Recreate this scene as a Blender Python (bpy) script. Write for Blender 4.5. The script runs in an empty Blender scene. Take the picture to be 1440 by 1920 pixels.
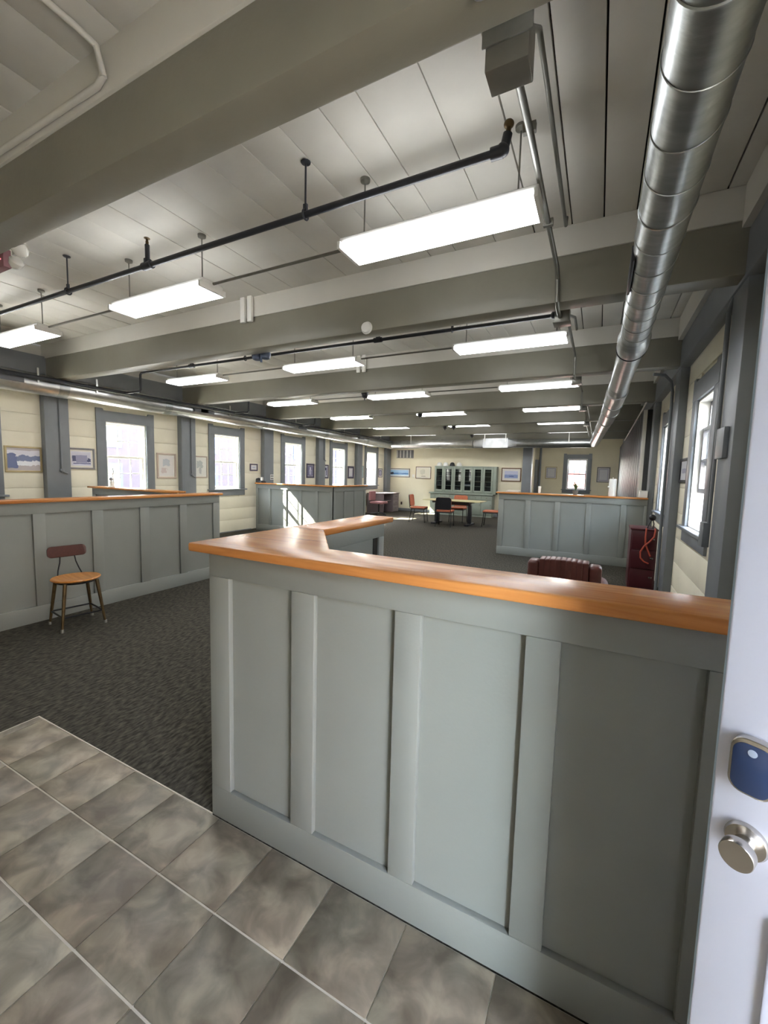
import bpy, bmesh, math, random
from mathutils import Vector, Matrix
random.seed(7)
S = bpy.context.scene
COL = S.collection
PI = math.pi

# ------------------------------------------------------------------ camera
cam_d = bpy.data.cameras.new('camera')
cam = bpy.data.objects.new('camera', cam_d)
COL.objects.link(cam)
S.camera = cam
cam_d.sensor_fit = 'VERTICAL'
cam_d.sensor_height = 24.0
cam_d.lens = 781.6 / 1920 * 24.0
cam_d.clip_start = 0.02
cam_d.clip_end = 300
RX = Vector((0.88873138, 0.45772195, 0.02543909))     # image right
DY = Vector((0.06448532, -0.0698815, -0.99546884))    # image down
FW = Vector((-0.45387022, 0.88634485, -0.09162223))   # view direction
M3 = Matrix((RX, -DY, -FW)).transposed()
cam.matrix_world = Matrix.Translation((0, 0, 1.5)) @ M3.to_4x4()

# ------------------------------------------------------------------ sky, sun, exposure
W = bpy.data.worlds.new('world')
S.world = W
W.use_nodes = True
wn = W.node_tree
wn.nodes.clear()
sky = wn.nodes.new('ShaderNodeTexSky')
sky.sky_type = 'NISHITA'
sky.sun_disc = False
sky.sun_elevation = math.radians(40)
sky.sun_rotation = math.radians(-67)
sky.air_density = 1.0
sky.dust_density = 1.5
bg = wn.nodes.new('ShaderNodeBackground')
bg.inputs['Strength'].default_value = 1.95
wo = wn.nodes.new('ShaderNodeOutputWorld')
hsv = wn.nodes.new('ShaderNodeHueSaturation')
hsv.inputs['Saturation'].default_value = 0.5
wn.links.new(sky.outputs[0], hsv.inputs['Color'])
wn.links.new(hsv.outputs[0], bg.inputs[0])
wn.links.new(bg.outputs[0], wo.inputs[0])

sun_d = bpy.data.lights.new('sun', 'SUN')
sun_d.energy = 30.0
sun_d.angle = math.radians(0.6)
sun_d.color = (1.0, 0.93, 0.78)
sun = bpy.data.objects.new('sun', sun_d)
COL.objects.link(sun)
sun.rotation_euler = Vector((1.0, 0.43, -0.90)).to_track_quat('-Z', 'Y').to_euler()

S.view_settings.view_transform = 'Standard'
S.view_settings.look = 'None'
S.view_settings.gamma = 1.0
S.view_settings.use_curve_mapping = False
S.view_settings.exposure = 2.5
LAMP = 3.9          # radiance of the fluorescent lenses

# ------------------------------------------------------------------ materials
def s2l(c):
    return tuple(((v / 255) / 12.92 if v / 255 <= 0.04045 else ((v / 255 + 0.055) / 1.055) ** 2.4) for v in c)

def mat(name, rgb, rough=0.6, metal=0.0, var=0.06, scale=6.0, bump=0.0, bscale=60.0, spec=0.5, stretch=None, rgb2=None, coat=0.0, detail=4.0):
    """procedural paint / metal / cloth: base colour gently varied with noise, fine bump"""
    m = bpy.data.materials.new(name)
    m.use_nodes = True
    n = m.node_tree.nodes
    l = m.node_tree.links
    b = n['Principled BSDF']
    b.inputs['Roughness'].default_value = rough
    b.inputs['Metallic'].default_value = metal
    b.inputs['Specular IOR Level'].default_value = spec
    if coat:
        b.inputs['Coat Weight'].default_value = coat
        b.inputs['Coat Roughness'].default_value = 0.12
    tc = n.new('ShaderNodeTexCoord')
    mp = n.new('ShaderNodeMapping')
    if stretch:
        mp.inputs['Scale'].default_value = stretch
    l.new(tc.outputs['Object'], mp.inputs[0])
    no = n.new('ShaderNodeTexNoise')
    no.inputs['Scale'].default_value = scale
    no.inputs['Detail'].default_value = detail
    l.new(mp.outputs[0], no.inputs[0])
    cr = n.new('ShaderNodeValToRGB')
    c = s2l(rgb)
    if rgb2:
        c0, c1 = s2l(rgb2), c
    else:
        c0 = tuple(v * (1 - var) for v in c)
        c1 = tuple(min(1, v * (1 + var)) for v in c)
    cr.color_ramp.elements[0].position = 0.3
    cr.color_ramp.elements[1].position = 0.7
    cr.color_ramp.elements[0].color = (*c0, 1)
    cr.color_ramp.elements[1].color = (*c1, 1)
    l.new(no.outputs[0], cr.inputs[0])
    l.new(cr.outputs[0], b.inputs['Base Color'])
    if bump:
        n2 = n.new('ShaderNodeTexNoise')
        n2.inputs['Scale'].default_value = bscale
        n2.inputs['Detail'].default_value = 3
        l.new(mp.outputs[0], n2.inputs[0])
        bp = n.new('ShaderNodeBump')
        bp.inputs['Strength'].default_value = bump
        bp.inputs['Distance'].default_value = 0.01
        l.new(n2.outputs[0], bp.inputs['Height'])
        l.new(bp.outputs[0], b.inputs['Normal'])
    return m

SAGE = mat('sage_paint', (131, 134, 129), 0.5, var=0.03, scale=3, bump=0.05, bscale=90)
TRIM = mat('grey_trim_paint', (122, 126, 130), 0.42, var=0.05, scale=5, bump=0.06, bscale=50)
BEAM = mat('beam_paint', (134, 131, 118), 0.4, var=0.06, scale=3, bump=0.1, bscale=30)
CEIL = mat('ceiling_white', (210, 207, 198), 0.6, var=0.05, scale=3, bump=0.1, bscale=25)
FASC = mat('fascia_white', (206, 203, 194), 0.5, var=0.04, scale=2, bump=0.05, bscale=30)
CREAM = mat('cream_board', (232, 226, 205), 0.6, var=0.04, scale=2.5, bump=0.1, bscale=20)
PLAST = mat('cream_plaster', (228, 219, 192), 0.7, var=0.05, scale=1.6, bump=0.25, bscale=9)
DARKW = mat('dark_gap', (40, 36, 32), 0.9)
SASH = mat('white_sash', (236, 234, 226), 0.4, var=0.03)
GALV = mat('galvanised_steel', (176, 180, 180), 0.36, metal=1.0, var=0.14, scale=9, bump=0.08, bscale=30, stretch=(1, 3, 1))
GALVB = mat('dull_sheet_metal', (190, 192, 192), 0.55, metal=1.0, var=0.12, scale=6)
GALVL = mat('galvanised_duct', (205, 206, 205), 0.34, metal=1.0, var=0.10, scale=7, bump=0.06, bscale=26)
STEEL = mat('brushed_nickel', (196, 192, 186), 0.22, metal=1.0, var=0.05, scale=40)
CONDU = mat('conduit_grey', (130, 129, 122), 0.35, metal=0.6, var=0.08, scale=12)
BLACK = mat('black_pipe', (44, 47, 54), 0.45, var=0.15, scale=12)
BLK = mat('black_plastic', (30, 30, 34), 0.4, var=0.1)
BLKM = mat('black_metal', (26, 26, 28), 0.35, metal=0.4, var=0.1)
WHITE = mat('white_plastic', (235, 234, 228), 0.4, var=0.02)
WHITEM = mat('white_enamel', (230, 230, 226), 0.35, var=0.02)
DOORW = mat('door_white', (206, 208, 222), 0.35, var=0.02, scale=4, bump=0.04, bscale=40)
MAROON = mat('maroon_leather', (92, 48, 42), 0.38, var=0.2, scale=8, bump=0.3, bscale=35)
MARC = mat('maroon_paint', (78, 32, 38), 0.3, var=0.12, scale=4)
CORAL = mat('coral_fabric', (196, 118, 88), 0.9, var=0.12, scale=40, bump=0.2, bscale=200)
PINKF = mat('mauve_fabric', (150, 104, 104), 0.9, var=0.12, scale=40, bump=0.2, bscale=200)
DESKG = mat('mauve_grey_laminate', (118, 106, 108), 0.5, var=0.06)
CABG = mat('cabinet_green_grey', (146, 155, 142), 0.5, var=0.05)
CABI = mat('cabinet_inside', (46, 48, 50), 0.7)
ORANGE = mat('orange_cord', (186, 82, 62), 0.5)
GREENP = mat('plant_leaf', (78, 104, 62), 0.6, var=0.25, scale=10)
TERRA = mat('pot_grey', (120, 116, 108), 0.7)
TABLE = mat('pale_table_top', (206, 196, 148), 0.35, var=0.05)
DARKBR = mat('dark_brown_wood', (72, 34, 26), 0.4, var=0.2, scale=14, stretch=(1, 6, 6))
BRASS = mat('worn_bronze_steel', (92, 76, 50), 0.4, metal=0.7, var=0.3, scale=20)
BLUEB = mat('blue_cover', (70, 110, 160), 0.5)
PANELD = mat('dark_panelling', (66, 68, 70), 0.5, spec=0.3, var=0.12, scale=6, stretch=(6, 6, 1))
GOLDF = mat('gold_frame', (176, 160, 120), 0.4, metal=0.3, var=0.1)
BROWNF = mat('brown_frame', (110, 78, 52), 0.4, var=0.15)
GREYF = mat('grey_frame', (130, 128, 130), 0.4, var=0.1)
PURF = mat('dark_purple_frame', (74, 68, 88), 0.4, var=0.1)
TANF = mat('tan_frame', (190, 172, 156), 0.5, var=0.08)
MATW = mat('mount_board', (226, 222, 212), 0.8, var=0.02)
GROUND = mat('paving_ground', (138, 133, 126), 0.9, var=0.1, scale=1)
RIGHTB = mat('pale_clapboard', (104, 92, 86), 0.8, var=0.08, scale=2)

def wood(name, ca, cb, axis=0, rough=0.27, coat=0.0):
    m = bpy.data.materials.new(name)
    m.use_nodes = True
    n = m.node_tree.nodes
    l = m.node_tree.links
    b = n['Principled BSDF']
    b.inputs['Roughness'].default_value = rough
    b.inputs['Coat Weight'].default_value = coat
    b.inputs['Specular IOR Level'].default_value = 0.32
    b.inputs['Coat Roughness'].default_value = 0.06
    tc = n.new('ShaderNodeTexCoord')
    mp = n.new('ShaderNodeMapping')
    sc = [22, 22, 22]
    sc[axis] = 1.3
    mp.inputs['Scale'].default_value = sc
    l.new(tc.outputs['Object'], mp.inputs[0])
    no = n.new('ShaderNodeTexNoise')
    no.inputs['Scale'].default_value = 1.6
    no.inputs['Detail'].default_value = 6
    no.inputs['Distortion'].default_value = 0.6
    l.new(mp.outputs[0], no.inputs[0])
    cr = n.new('ShaderNodeValToRGB')
    cr.color_ramp.elements[0].position = 0.32
    cr.color_ramp.elements[1].position = 0.68
    cr.color_ramp.elements[0].color = (*s2l(ca), 1)
    cr.color_ramp.elements[1].color = (*s2l(cb), 1)
    l.new(no.outputs[0], cr.inputs[0])
    l.new(cr.outputs[0], b.inputs['Base Color'])
    bp = n.new('ShaderNodeBump')
    bp.inputs['Strength'].default_value = 0.06
    bp.inputs['Distance'].default_value = 0.004
    l.new(no.outputs[0], bp.inputs['Height'])
    l.new(bp.outputs[0], b.inputs['Normal'])
    return m
OAKX = wood('oak_grain_across', (168, 105, 52), (202, 139, 78), 0)
OAKY = wood('oak_grain_along', (168, 105, 52), (202, 139, 78), 1)
SEATW = wood('seat_wood', (176, 112, 50), (206, 146, 78), 0, rough=0.3, coat=0.2)

def tile_material():
    m = bpy.data.materials.new('slate_tile')
    m.use_nodes = True
    n = m.node_tree.nodes
    l = m.node_tree.links
    b = n['Principled BSDF']
    b.inputs['Roughness'].default_value = 0.42
    tc = n.new('ShaderNodeTexCoord')
    oi = n.new('ShaderNodeObjectInfo')
    mul = n.new('ShaderNodeVectorMath'); mul.operation = 'MULTIPLY_ADD'
    mul.inputs[1].default_value = (1, 1, 1)
    cmb = n.new('ShaderNodeCombineXYZ')
    rm = n.new('ShaderNodeMath'); rm.operation = 'MULTIPLY'; rm.inputs[1].default_value = 37.0
    l.new(oi.outputs['Random'], rm.inputs[0])
    for i in range(3):
        l.new(rm.outputs[0], cmb.inputs[i])
    l.new(tc.outputs['Object'], mul.inputs[0])
    l.new(cmb.outputs[0], mul.inputs[2])
    no = n.new('ShaderNodeTexNoise')
    no.inputs['Scale'].default_value = 9
    no.inputs['Detail'].default_value = 9
    no.inputs['Distortion'].default_value = 0.5
    l.new(mul.outputs[0], no.inputs[0])
    cr = n.new('ShaderNodeValToRGB')
    e = cr.color_ramp.elements
    e[0].position = 0.33; e[0].color = (*s2l((100, 91, 78)), 1)
    e[1].position = 0.68; e[1].color = (*s2l((156, 146, 128)), 1)
    k = e.new(0.5); k.color = (*s2l((126, 118, 104)), 1)
    l.new(no.outputs[0], cr.inputs[0])
    hs = n.new('ShaderNodeHueSaturation')
    mr = n.new('ShaderNodeMapRange')
    mr.inputs[3].default_value = 0.82; mr.inputs[4].default_value = 1.12
    l.new(oi.outputs['Random'], mr.inputs[0])
    l.new(mr.outputs[0], hs.inputs['Value'])
    n3 = n.new('ShaderNodeTexNoise')
    n3.inputs['Scale'].default_value = 3.5
    n3.inputs['Detail'].default_value = 2
    l.new(mul.outputs[0], n3.inputs[0])
    r3 = n.new('ShaderNodeValToRGB')
    r3.color_ramp.elements[0].position = 0.38; r3.color_ramp.elements[0].color = (1.03, 0.98, 0.94, 1)
    r3.color_ramp.elements[1].position = 0.62; r3.color_ramp.elements[1].color = (0.98, 1.01, 0.975, 1)
    l.new(n3.outputs[0], r3.inputs[0])
    m3 = n.new('ShaderNodeMix'); m3.data_type = 'RGBA'; m3.blend_type = 'MULTIPLY'
    m3.inputs[0].default_value = 1.0
    l.new(cr.outputs[0], m3.inputs[6])
    l.new(r3.outputs[0], m3.inputs[7])
    l.new(m3.outputs[2], hs.inputs['Color'])
    l.new(hs.outputs[0], b.inputs['Base Color'])
    bp = n.new('ShaderNodeBump')
    bp.inputs['Strength'].default_value = 0.25
    bp.inputs['Distance'].default_value = 0.01
    l.new(no.outputs[0], bp.inputs['Height'])
    l.new(bp.outputs[0], b.inputs['Normal'])
    return m
TILE = tile_material()
GROUT = mat('grout', (196, 188, 172), 0.8, var=0.06, scale=20)

def carpet_material():
    m = bpy.data.materials.new('charcoal_carpet')
    m.use_nodes = True
    n = m.node_tree.nodes
    l = m.node_tree.links
    b = n['Principled BSDF']
    b.inputs['Roughness'].default_value = 0.95
    b.inputs['Specular IOR Level'].default_value = 0.15
    tc = n.new('ShaderNodeTexCoord')
    mp = n.new('ShaderNodeMapping')
    mp.inputs['Rotation'].default_value = (0, 0, 0.5)
    mp.inputs['Scale'].default_value = (1, 0.35, 1)
    l.new(tc.outputs['Object'], mp.inputs[0])
    no = n.new('ShaderNodeTexNoise')
    no.inputs['Scale'].default_value = 60
    no.inputs['Detail'].default_value = 3
    l.new(mp.outputs[0], no.inputs[0])
    cr = n.new('ShaderNodeValToRGB')
    cr.color_ramp.elements[0].position = 0.35
    cr.color_ramp.elements[1].position = 0.72
    cr.color_ramp.elements[0].color = (*s2l((46, 44, 38)), 1)
    cr.color_ramp.elements[1].color = (*s2l((88, 84, 74)), 1)
    l.new(no.outputs[0], cr.inputs[0])
    l.new(cr.outputs[0], b.inputs['Base Color'])
    bp = n.new('ShaderNodeBump')
    bp.inputs['Strength'].default_value = 0.5
    bp.inputs['Distance'].default_value = 0.006
    l.new(no.outputs[0], bp.inputs['Height'])
    l.new(bp.outputs[0], b.inputs['Normal'])
    return m
CARPET = carpet_material()

def glass_material(name='window_glass', tint=(0.95, 0.97, 0.97)):
    m = bpy.data.materials.new(name)
    m.use_nodes = True
    n = m.node_tree.nodes
    l = m.node_tree.links
    n.clear()
    o = n.new('ShaderNodeOutputMaterial')
    t = n.new('ShaderNodeBsdfTransparent')
    t.inputs[0].default_value = (*tint, 1)
    g = n.new('ShaderNodeBsdfGlossy')
    g.inputs['Roughness'].default_value = 0.02
    lw = n.new('ShaderNodeLayerWeight')
    lw.inputs['Blend'].default_value = 0.5
    pw = n.new('ShaderNodeMath'); pw.operation = 'POWER'; pw.inputs[1].default_value = 4.0
    l.new(lw.outputs['Facing'], pw.inputs[0])
    fr = n.new('ShaderNodeMath'); fr.operation = 'MULTIPLY_ADD'; fr.inputs[1].default_value = 0.5; fr.inputs[2].default_value = 0.03
    l.new(pw.outputs[0], fr.inputs[0])
    mx = n.new('ShaderNodeMixShader')
    l.new(fr.outputs[0], mx.inputs[0])
    l.new(t.outputs[0], mx.inputs[1])
    l.new(g.outputs[0], mx.inputs[2])
    l.new(mx.outputs[0], o.inputs[0])
    return m
GLASS = glass_material()

def emit(name, rgb, st):
    m = bpy.data.materials.new(name)
    m.use_nodes = True
    b = m.node_tree.nodes['Principled BSDF']
    b.inputs['Base Color'].default_value = (0.9, 0.9, 0.9, 1)
    b.inputs['Roughness'].default_value = 0.3
    b.inputs['Emission Color'].default_value = (*rgb, 1)
    b.inputs['Emission Strength'].default_value = st
    return m
LENS = emit('glowing_lens', (0.97, 0.98, 1.0), LAMP)
LEDR = emit('red_led', (1.0, 0.10, 0.16), 0.35)

def brick_material():
    m = bpy.data.materials.new('red_brick')
    m.use_nodes = True
    n = m.node_tree.nodes
    l = m.node_tree.links
    b = n['Principled BSDF']
    b.inputs['Roughness'].default_value = 0.9
    tc = n.new('ShaderNodeTexCoord')
    mp = n.new('ShaderNodeMapping')
    mp.inputs['Rotation'].default_value = (PI / 2, 0, PI / 2)
    l.new(tc.outputs['Object'], mp.inputs[0])
    br = n.new('ShaderNodeTexBrick')
    br.inputs['Scale'].default_value = 4.0
    br.inputs['Color1'].default_value = (*s2l((40, 25, 33)), 1)
    br.inputs['Color2'].default_value = (*s2l((34, 21, 28)), 1)
    br.inputs['Mortar'].default_value = (*s2l((52, 45, 52)), 1)
    br.inputs['Mortar Size'].default_value = 0.02
    l.new(mp.outputs[0], br.inputs[0])
    l.new(br.outputs[0], b.inputs['Base Color'])
    return m
BRICK = brick_material()
BLUEF = mat('blue_window_frame', (20, 34, 60), 0.5)

def picture_material(name, layers, base):
    """flat print: soft noise-edged bands/blobs.  layers: (axis, lo, hi, rgb) in 0..1 picture coordinates (y = height)"""
    m = bpy.data.materials.new(name)
    m.use_nodes = True
    n = m.node_tree.nodes
    l = m.node_tree.links
    b = n['Principled BSDF']
    b.inputs['Roughness'].default_value = 0.25
    tc = n.new('ShaderNodeTexCoord')
    no = n.new('ShaderNodeTexNoise')
    no.inputs['Scale'].default_value = 5
    no.inputs['Detail'].default_value = 5
    l.new(tc.outputs['UV'], no.inputs[0])
    sx = n.new('ShaderNodeSeparateXYZ')
    l.new(tc.outputs['UV'], sx.inputs[0])
    cur = None
    rgb0 = n.new('ShaderNodeRGB')
    rgb0.outputs[0].default_value = (*s2l(base), 1)
    cur = rgb0.outputs[0]
    def mth(op, a, bb):
        q = n.new('ShaderNodeMath'); q.operation = op
        for i, v in enumerate((a, bb)):
            if isinstance(v, (int, float)):
                q.inputs[i].default_value = v
            else:
                l.new(v, q.inputs[i])
        return q.outputs[0]
    for (x0, x1, y0, y1, rgb, wob) in layers:
        w = mth('MULTIPLY', mth('SUBTRACT', no.outputs[0], 0.5), wob)
        X = mth('ADD', sx.outputs[0], w)
        Y = mth('ADD', sx.outputs[1], w)
        f = mth('MULTIPLY', mth('MULTIPLY', mth('GREATER_THAN', X, x0), mth('LESS_THAN', X, x1)),
                mth('MULTIPLY', mth('GREATER_THAN', Y, y0), mth('LESS_THAN', Y, y1)))
        mx = n.new('ShaderNodeMix'); mx.data_type = 'RGBA'
        l.new(f, mx.inputs[0])
        l.new(cur, mx.inputs[6])
        mx.inputs[7].default_value = (*s2l(rgb), 1)
        cur = mx.outputs[2]
    l.new(cur, b.inputs['Base Color'])
    return m

# ------------------------------------------------------------------ mesh helpers
def wloc(o):
    v = Vector((0, 0, 0))
    while o is not None:
        v += o.location
        o = o.parent
    return v

class MB:
    """collects shapes in world (or root-local) coordinates and links them as one mesh object"""
    def __init__(s):
        s.bm = bmesh.new()
    def box(s, x0, x1, y0, y1, z0, z1, bev=0.0, M=None):
        x0, x1 = min(x0, x1), max(x0, x1)
        y0, y1 = min(y0, y1), max(y0, y1)
        z0, z1 = min(z0, z1), max(z0, z1)
        b = bmesh.new() if bev else s.bm
        vs = [b.verts.new(c) for c in ((x0, y0, z0), (x1, y0, z0), (x1, y1, z0), (x0, y1, z0), (x0, y0, z1), (x1, y0, z1), (x1, y1, z1), (x0, y1, z1))]
        for f in ((0, 3, 2, 1), (4, 5, 6, 7), (0, 1, 5, 4), (1, 2, 6, 5), (2, 3, 7, 6), (3, 0, 4, 7)):
            b.faces.new([vs[i] for i in f])
        if bev:
            bmesh.ops.bevel(b, geom=b.edges[:], offset=bev, segments=2, profile=0.5, affect='EDGES')
            s.merge(b, M)
        elif M is not None:
            for v in vs:
                v.co = M @ v.co
        return s
    def merge(s, b, M=None):
        mp = {}
        for v in b.verts:
            mp[v] = s.bm.verts.new(M @ v.co if M is not None else v.co)
        for f in b.faces:
            try:
                s.bm.faces.new([mp[v] for v in f.verts])
            except ValueError:
                pass
        b.free()
    def prism(s, pts, z0, z1, bev=0.0, M=None):
        b = bmesh.new()
        lo = [b.verts.new((p[0], p[1], z0)) for p in pts]
        hi = [b.verts.new((p[0], p[1], z1)) for p in pts]
        b.faces.new(lo[::-1])
        b.faces.new(hi)
        k = len(pts)
        for i in range(k):
            b.faces.new((lo[i], lo[(i + 1) % k], hi[(i + 1) % k], hi[i]))
        bmesh.ops.recalc_face_normals(b, faces=b.faces[:])
        if bev:
            bmesh.ops.bevel(b, geom=b.edges[:], offset=bev, segments=3, profile=0.5, affect='EDGES')
        s.merge(b, M)
        return s
    def tube(s, pts, r, n=12, r1=None, cap=True, closed=False):
        pts = [Vector(p) for p in pts]
        k = len(pts)
        rings = []
        up = None
        for i, p in enumerate(pts):
            if closed:
                d = (pts[(i + 1) % k] - pts[i - 1]).normalized()
            else:
                a = pts[max(i - 1, 0)]
                c = pts[min(i + 1, k - 1)]
                d = (c - a).normalized()
            if up is None:
                up = Vector((0, 0, 1)) if abs(d.z) < 0.9 else Vector((1, 0, 0))
            u = d.cross(up).normalized()
            v = u.cross(d).normalized()
            up = v
            if isinstance(r, (list, tuple)):
                rr = r[i]
            else:
                rr = r if r1 is None else r + (r1 - r) * i / max(1, k - 1)
            rings.append([s.bm.verts.new(p + rr * (math.cos(2 * PI * j / n) * u + math.sin(2 * PI * j / n) * v)) for j in range(n)])
        m = k if closed else k - 1
        for i in range(m):
            A, B = rings[i], rings[(i + 1) % k]
            for j in range(n):
                s.bm.faces.new((A[j], A[(j + 1) % n], B[(j + 1) % n], B[j]))
        if cap and not closed:
            s.bm.faces.new(rings[0][::-1])
            s.bm.faces.new(rings[-1])
        return s
    def ring(s, c, axis, R, r, n=28, m=6):
        c = Vector(c)
        a = Vector(axis).normalized()
        u = a.cross(Vector((0, 0, 1)) if abs(a.z) < 0.9 else Vector((1, 0, 0))).normalized()
        v = a.cross(u)
        return s.tube([c + R * (math.cos(2 * PI * i / n) * u + math.sin(2 * PI * i / n) * v) for i in range(n)], r, m, closed=True)
    def ball(s, c, r, sx=1, sy=1, sz=1, n=16):
        b = bmesh.new()
        bmesh.ops.create_uvsphere(b, u_segments=n, v_segments=max(6, n // 2), radius=r)
        s.merge(b, Matrix.Translation(c) @ Matrix.Diagonal((sx, sy, sz, 1)))
        return s
    def lathe(s, c, prof, n=20, M=None):
        """prof: (radius, z) pairs, revolved about z at c"""
        b = bmesh.new()
        rings = []
        for (r, z) in prof:
            rings.append([b.verts.new((max(r, 1e-4) * math.cos(2 * PI * j / n), max(r, 1e-4) * math.sin(2 * PI * j / n), z)) for j in range(n)])
        for i in range(len(prof) - 1):
            for j in range(n):
                b.faces.new((rings[i][j], rings[i][(j + 1) % n], rings[i + 1][(j + 1) % n], rings[i + 1][j]))
        b.faces.new(rings[0][::-1])
        b.faces.new(rings[-1])
        T = Matrix.Translation(c)
        s.merge(b, T if M is None else T @ M)
        return s
    def build(s, name, m, parent=None, local=False, smooth=True):
        me = bpy.data.meshes.new(name)
        if parent is not None and not local:
            w = wloc(parent)
            for v in s.bm.verts:
                v.co -= w
        bmesh.ops.recalc_face_normals(s.bm, faces=s.bm.faces[:])
        s.bm.to_mesh(me)
        s.bm.free()
        me.materials.append(m)
        if smooth:
            me.polygons.foreach_set('use_smooth', [True] * len(me.polygons))
            me.set_sharp_from_angle(angle=math.radians(38))
        o = bpy.data.objects.new(name, me)
        COL.objects.link(o)
        if parent is not None:
            o.parent = parent
        return o

def tag(o, label, cat, group=None):
    o['label'] = label
    o['category'] = cat
    if group:
        o['group'] = group
    return o
def thing(name, loc, label, cat, group=None, rz=0.0):
    o = bpy.data.objects.new(name, None)
    o.empty_display_size = 0.1
    COL.objects.link(o)
    o.location = loc
    o.rotation_euler = (0, 0, rz)
    return tag(o, label, cat, group)
def struct(o):
    o['kind'] = 'structure'
    return o
def B(name, m, parent, x0, x1, y0, y1, z0, z1, bev=0.0, local=False, smooth=True):
    return MB().box(x0, x1, y0, y1, z0, z1, bev).build(name, m, parent, local, smooth)
def share(src, name, parent, loc):
    o = src.copy()
    o.name = name
    COL.objects.link(o)
    o.parent = parent
    o.location = loc
    return o
def copy_tree(o, parent=None):
    c = o.copy()
    COL.objects.link(c)
    c.parent = parent
    for ch in o.children:
        copy_tree(ch, c)
    return c

# ------------------------------------------------------------------ room dimensions
XL, XR, YB, YF, YA = -7.86, 0.83, -2.2, 15.62, 19.0
XP = -2.45                    # end of the far plaster wall; beyond it an alcove to YA
ZC = 3.33
BEAMS = [(1.20, 1.37, 2.843), (3.45, 3.63, 2.80), (5.82, 6.00, 2.80), (8.22, 8.40, 2.80), (10.57, 10.76, 2.80), (12.93, 13.11, 2.80), (15.30, 15.50, 2.80)]
POSTS = [1.24, 3.60, 6.00, 8.41, 10.77, 13.10, 15.40]
WINL = [2.40, 4.77, 7.13, 9.53, 11.88, 14.16]
WINR = [4.79, 7.15]

# ------------------------------------------------------------------ floor
fl = struct(B('floor', CARPET, None, XL - 0.15, XR + 0.15, YB - 0.1, YA + 0.15, -0.12, 0.0, smooth=False))
TX0, TX1, TY1 = -2.872, XR, 1.172
B('grout_bed', GROUT, fl, TX0, TX1, YB, TY1, 0.0, 0.006, smooth=False)
MB().box(TX0 - 0.006, TX0, YB, TY1 + 0.006, 0, 0.010).box(TX0 - 0.006, -1.405, TY1, TY1 + 0.006, 0, 0.010).build('edge_strip', GROUT, fl)
px, py = 0.2925, 0.2815
tile_src = {}
y = TY1
while y > YB + 0.3:
    x = -0.474 - px * 8
    xs = [x + px * i for i in range(13)]
    cells = [(TX0, xs[0])] + [(xs[i], xs[i + 1]) for i in range(12) if xs[i] < TX1 - 0.02]
    for (a, b) in cells:
        b = min(b, TX1)
        g, gy = 0.0016, 0.0036
        key = round(b - a, 3)
        if key not in tile_src:
            o = MB().box(-(b - a) / 2 + g, (b - a) / 2 - g, -py / 2 + gy, py / 2 - gy, 0, 0.009, bev=0.0018).build('tile', TILE, fl, local=True)
            tile_src[key] = o
        else:
            o = share(tile_src[key], 'tile', fl, (0, 0, 0))
        o.location = ((a + b) / 2, y - py / 2, 0.001)
    y -= py

# ------------------------------------------------------------------ walls with openings
def wall_boxes(mb, fixed, c0, c1, a0, a1, z0, z1, holes):
    """wall slab: fixed axis 'x' or 'y', slab between c0 and c1, running a0..a1, with holes (lo, hi, zlo, zhi)"""
    cuts = sorted({a0, a1, *[h[0] for h in holes], *[h[1] for h in holes]})
    for i in range(len(cuts) - 1):
        lo, hi = cuts[i], cuts[i + 1]
        if lo < a0 or hi > a1:
            continue
        mid = (lo + hi) / 2
        hs = [h for h in holes if h[0] <= mid <= h[1]]
        segs = [(z0, z1)]
        for h in hs:
            ns = []
            for (p, q) in segs:
                if h[2] > p:
                    ns.append((p, min(q, h[2])))
                if h[3] < q:
                    ns.append((max(p, h[3]), q))
            segs = ns
        for (p, q) in segs:
            if q - p > 1e-4:
                if fixed == 'x':
                    mb.box(c0, c1, lo, hi, p, q)
                else:
                    mb.box(lo, hi, c0, c1, p, q)
    return mb
def planks(parent, fixed, c0, c1, a0, a1, z0, z1, holes, m, h=0.285):
    z = z0
    while z < z1 - 0.02:
        zt = min(z + h, z1)
        cuts = [(a0, a1)]
        for (lo, hi, p, q) in holes:
            if q > z + 0.01 and p < zt - 0.01:
                ns = []
                for (u, v) in cuts:
                    if lo > u and hi < v:
                        ns += [(u, lo), (hi, v)]
                    elif lo <= u < hi:
                        ns.append((hi, v))
                    elif lo < v <= hi:
                        ns.append((u, lo))
                    else:
                        ns.append((u, v))
                cuts = ns
        for (u, v) in cuts:
            if v - u < 0.03:
                continue
            mb = MB()
            if fixed == 'x':
                mb.box(c0, c1, u, v, z + 0.0025, zt - 0.0025, bev=0.0015)
            else:
                mb.box(u, v, c0, c1, z + 0.0025, zt - 0.0025, bev=0.0015)
            mb.build('plank', m, parent)
        z = zt
HW, Z0, Z1 = 0.37, 1.045, 2.30            # half opening, sill, head
holesL = [(c - HW, c + HW, Z0, Z1) for c in WINL]
wl = struct(wall_boxes(MB(), 'x', XL - 0.17, XL - 0.02, YB, YA, 0, ZC + 0.1, holesL).build('wall_left', CREAM, None, smooth=False))
planks(wl, 'x', XL - 0.02, XL, YB, YF, 0.0, 2.9, holesL, CREAM)
DOORY = (-0.42, 0.57)
holesR = [(c - HW, c + HW, Z0, Z1) for c in WINR] + [(DOORY[0], DOORY[1], 0.0, 2.14)]
wr = struct(wall_boxes(MB(), 'x', XR + 0.02, XR + 0.17, YB, YA, 0, ZC + 0.1, holesR).build('wall_right', CREAM, None, smooth=False))
planks(wr, 'x', XR, XR + 0.02, YB, YA, 0.0, 2.9, holesR, CREAM)
wf = struct(B('wall_far', PLAST, None, XL - 0.15, XP, YF, YF + 0.14, 0, ZC + 0.1, smooth=False))
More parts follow.
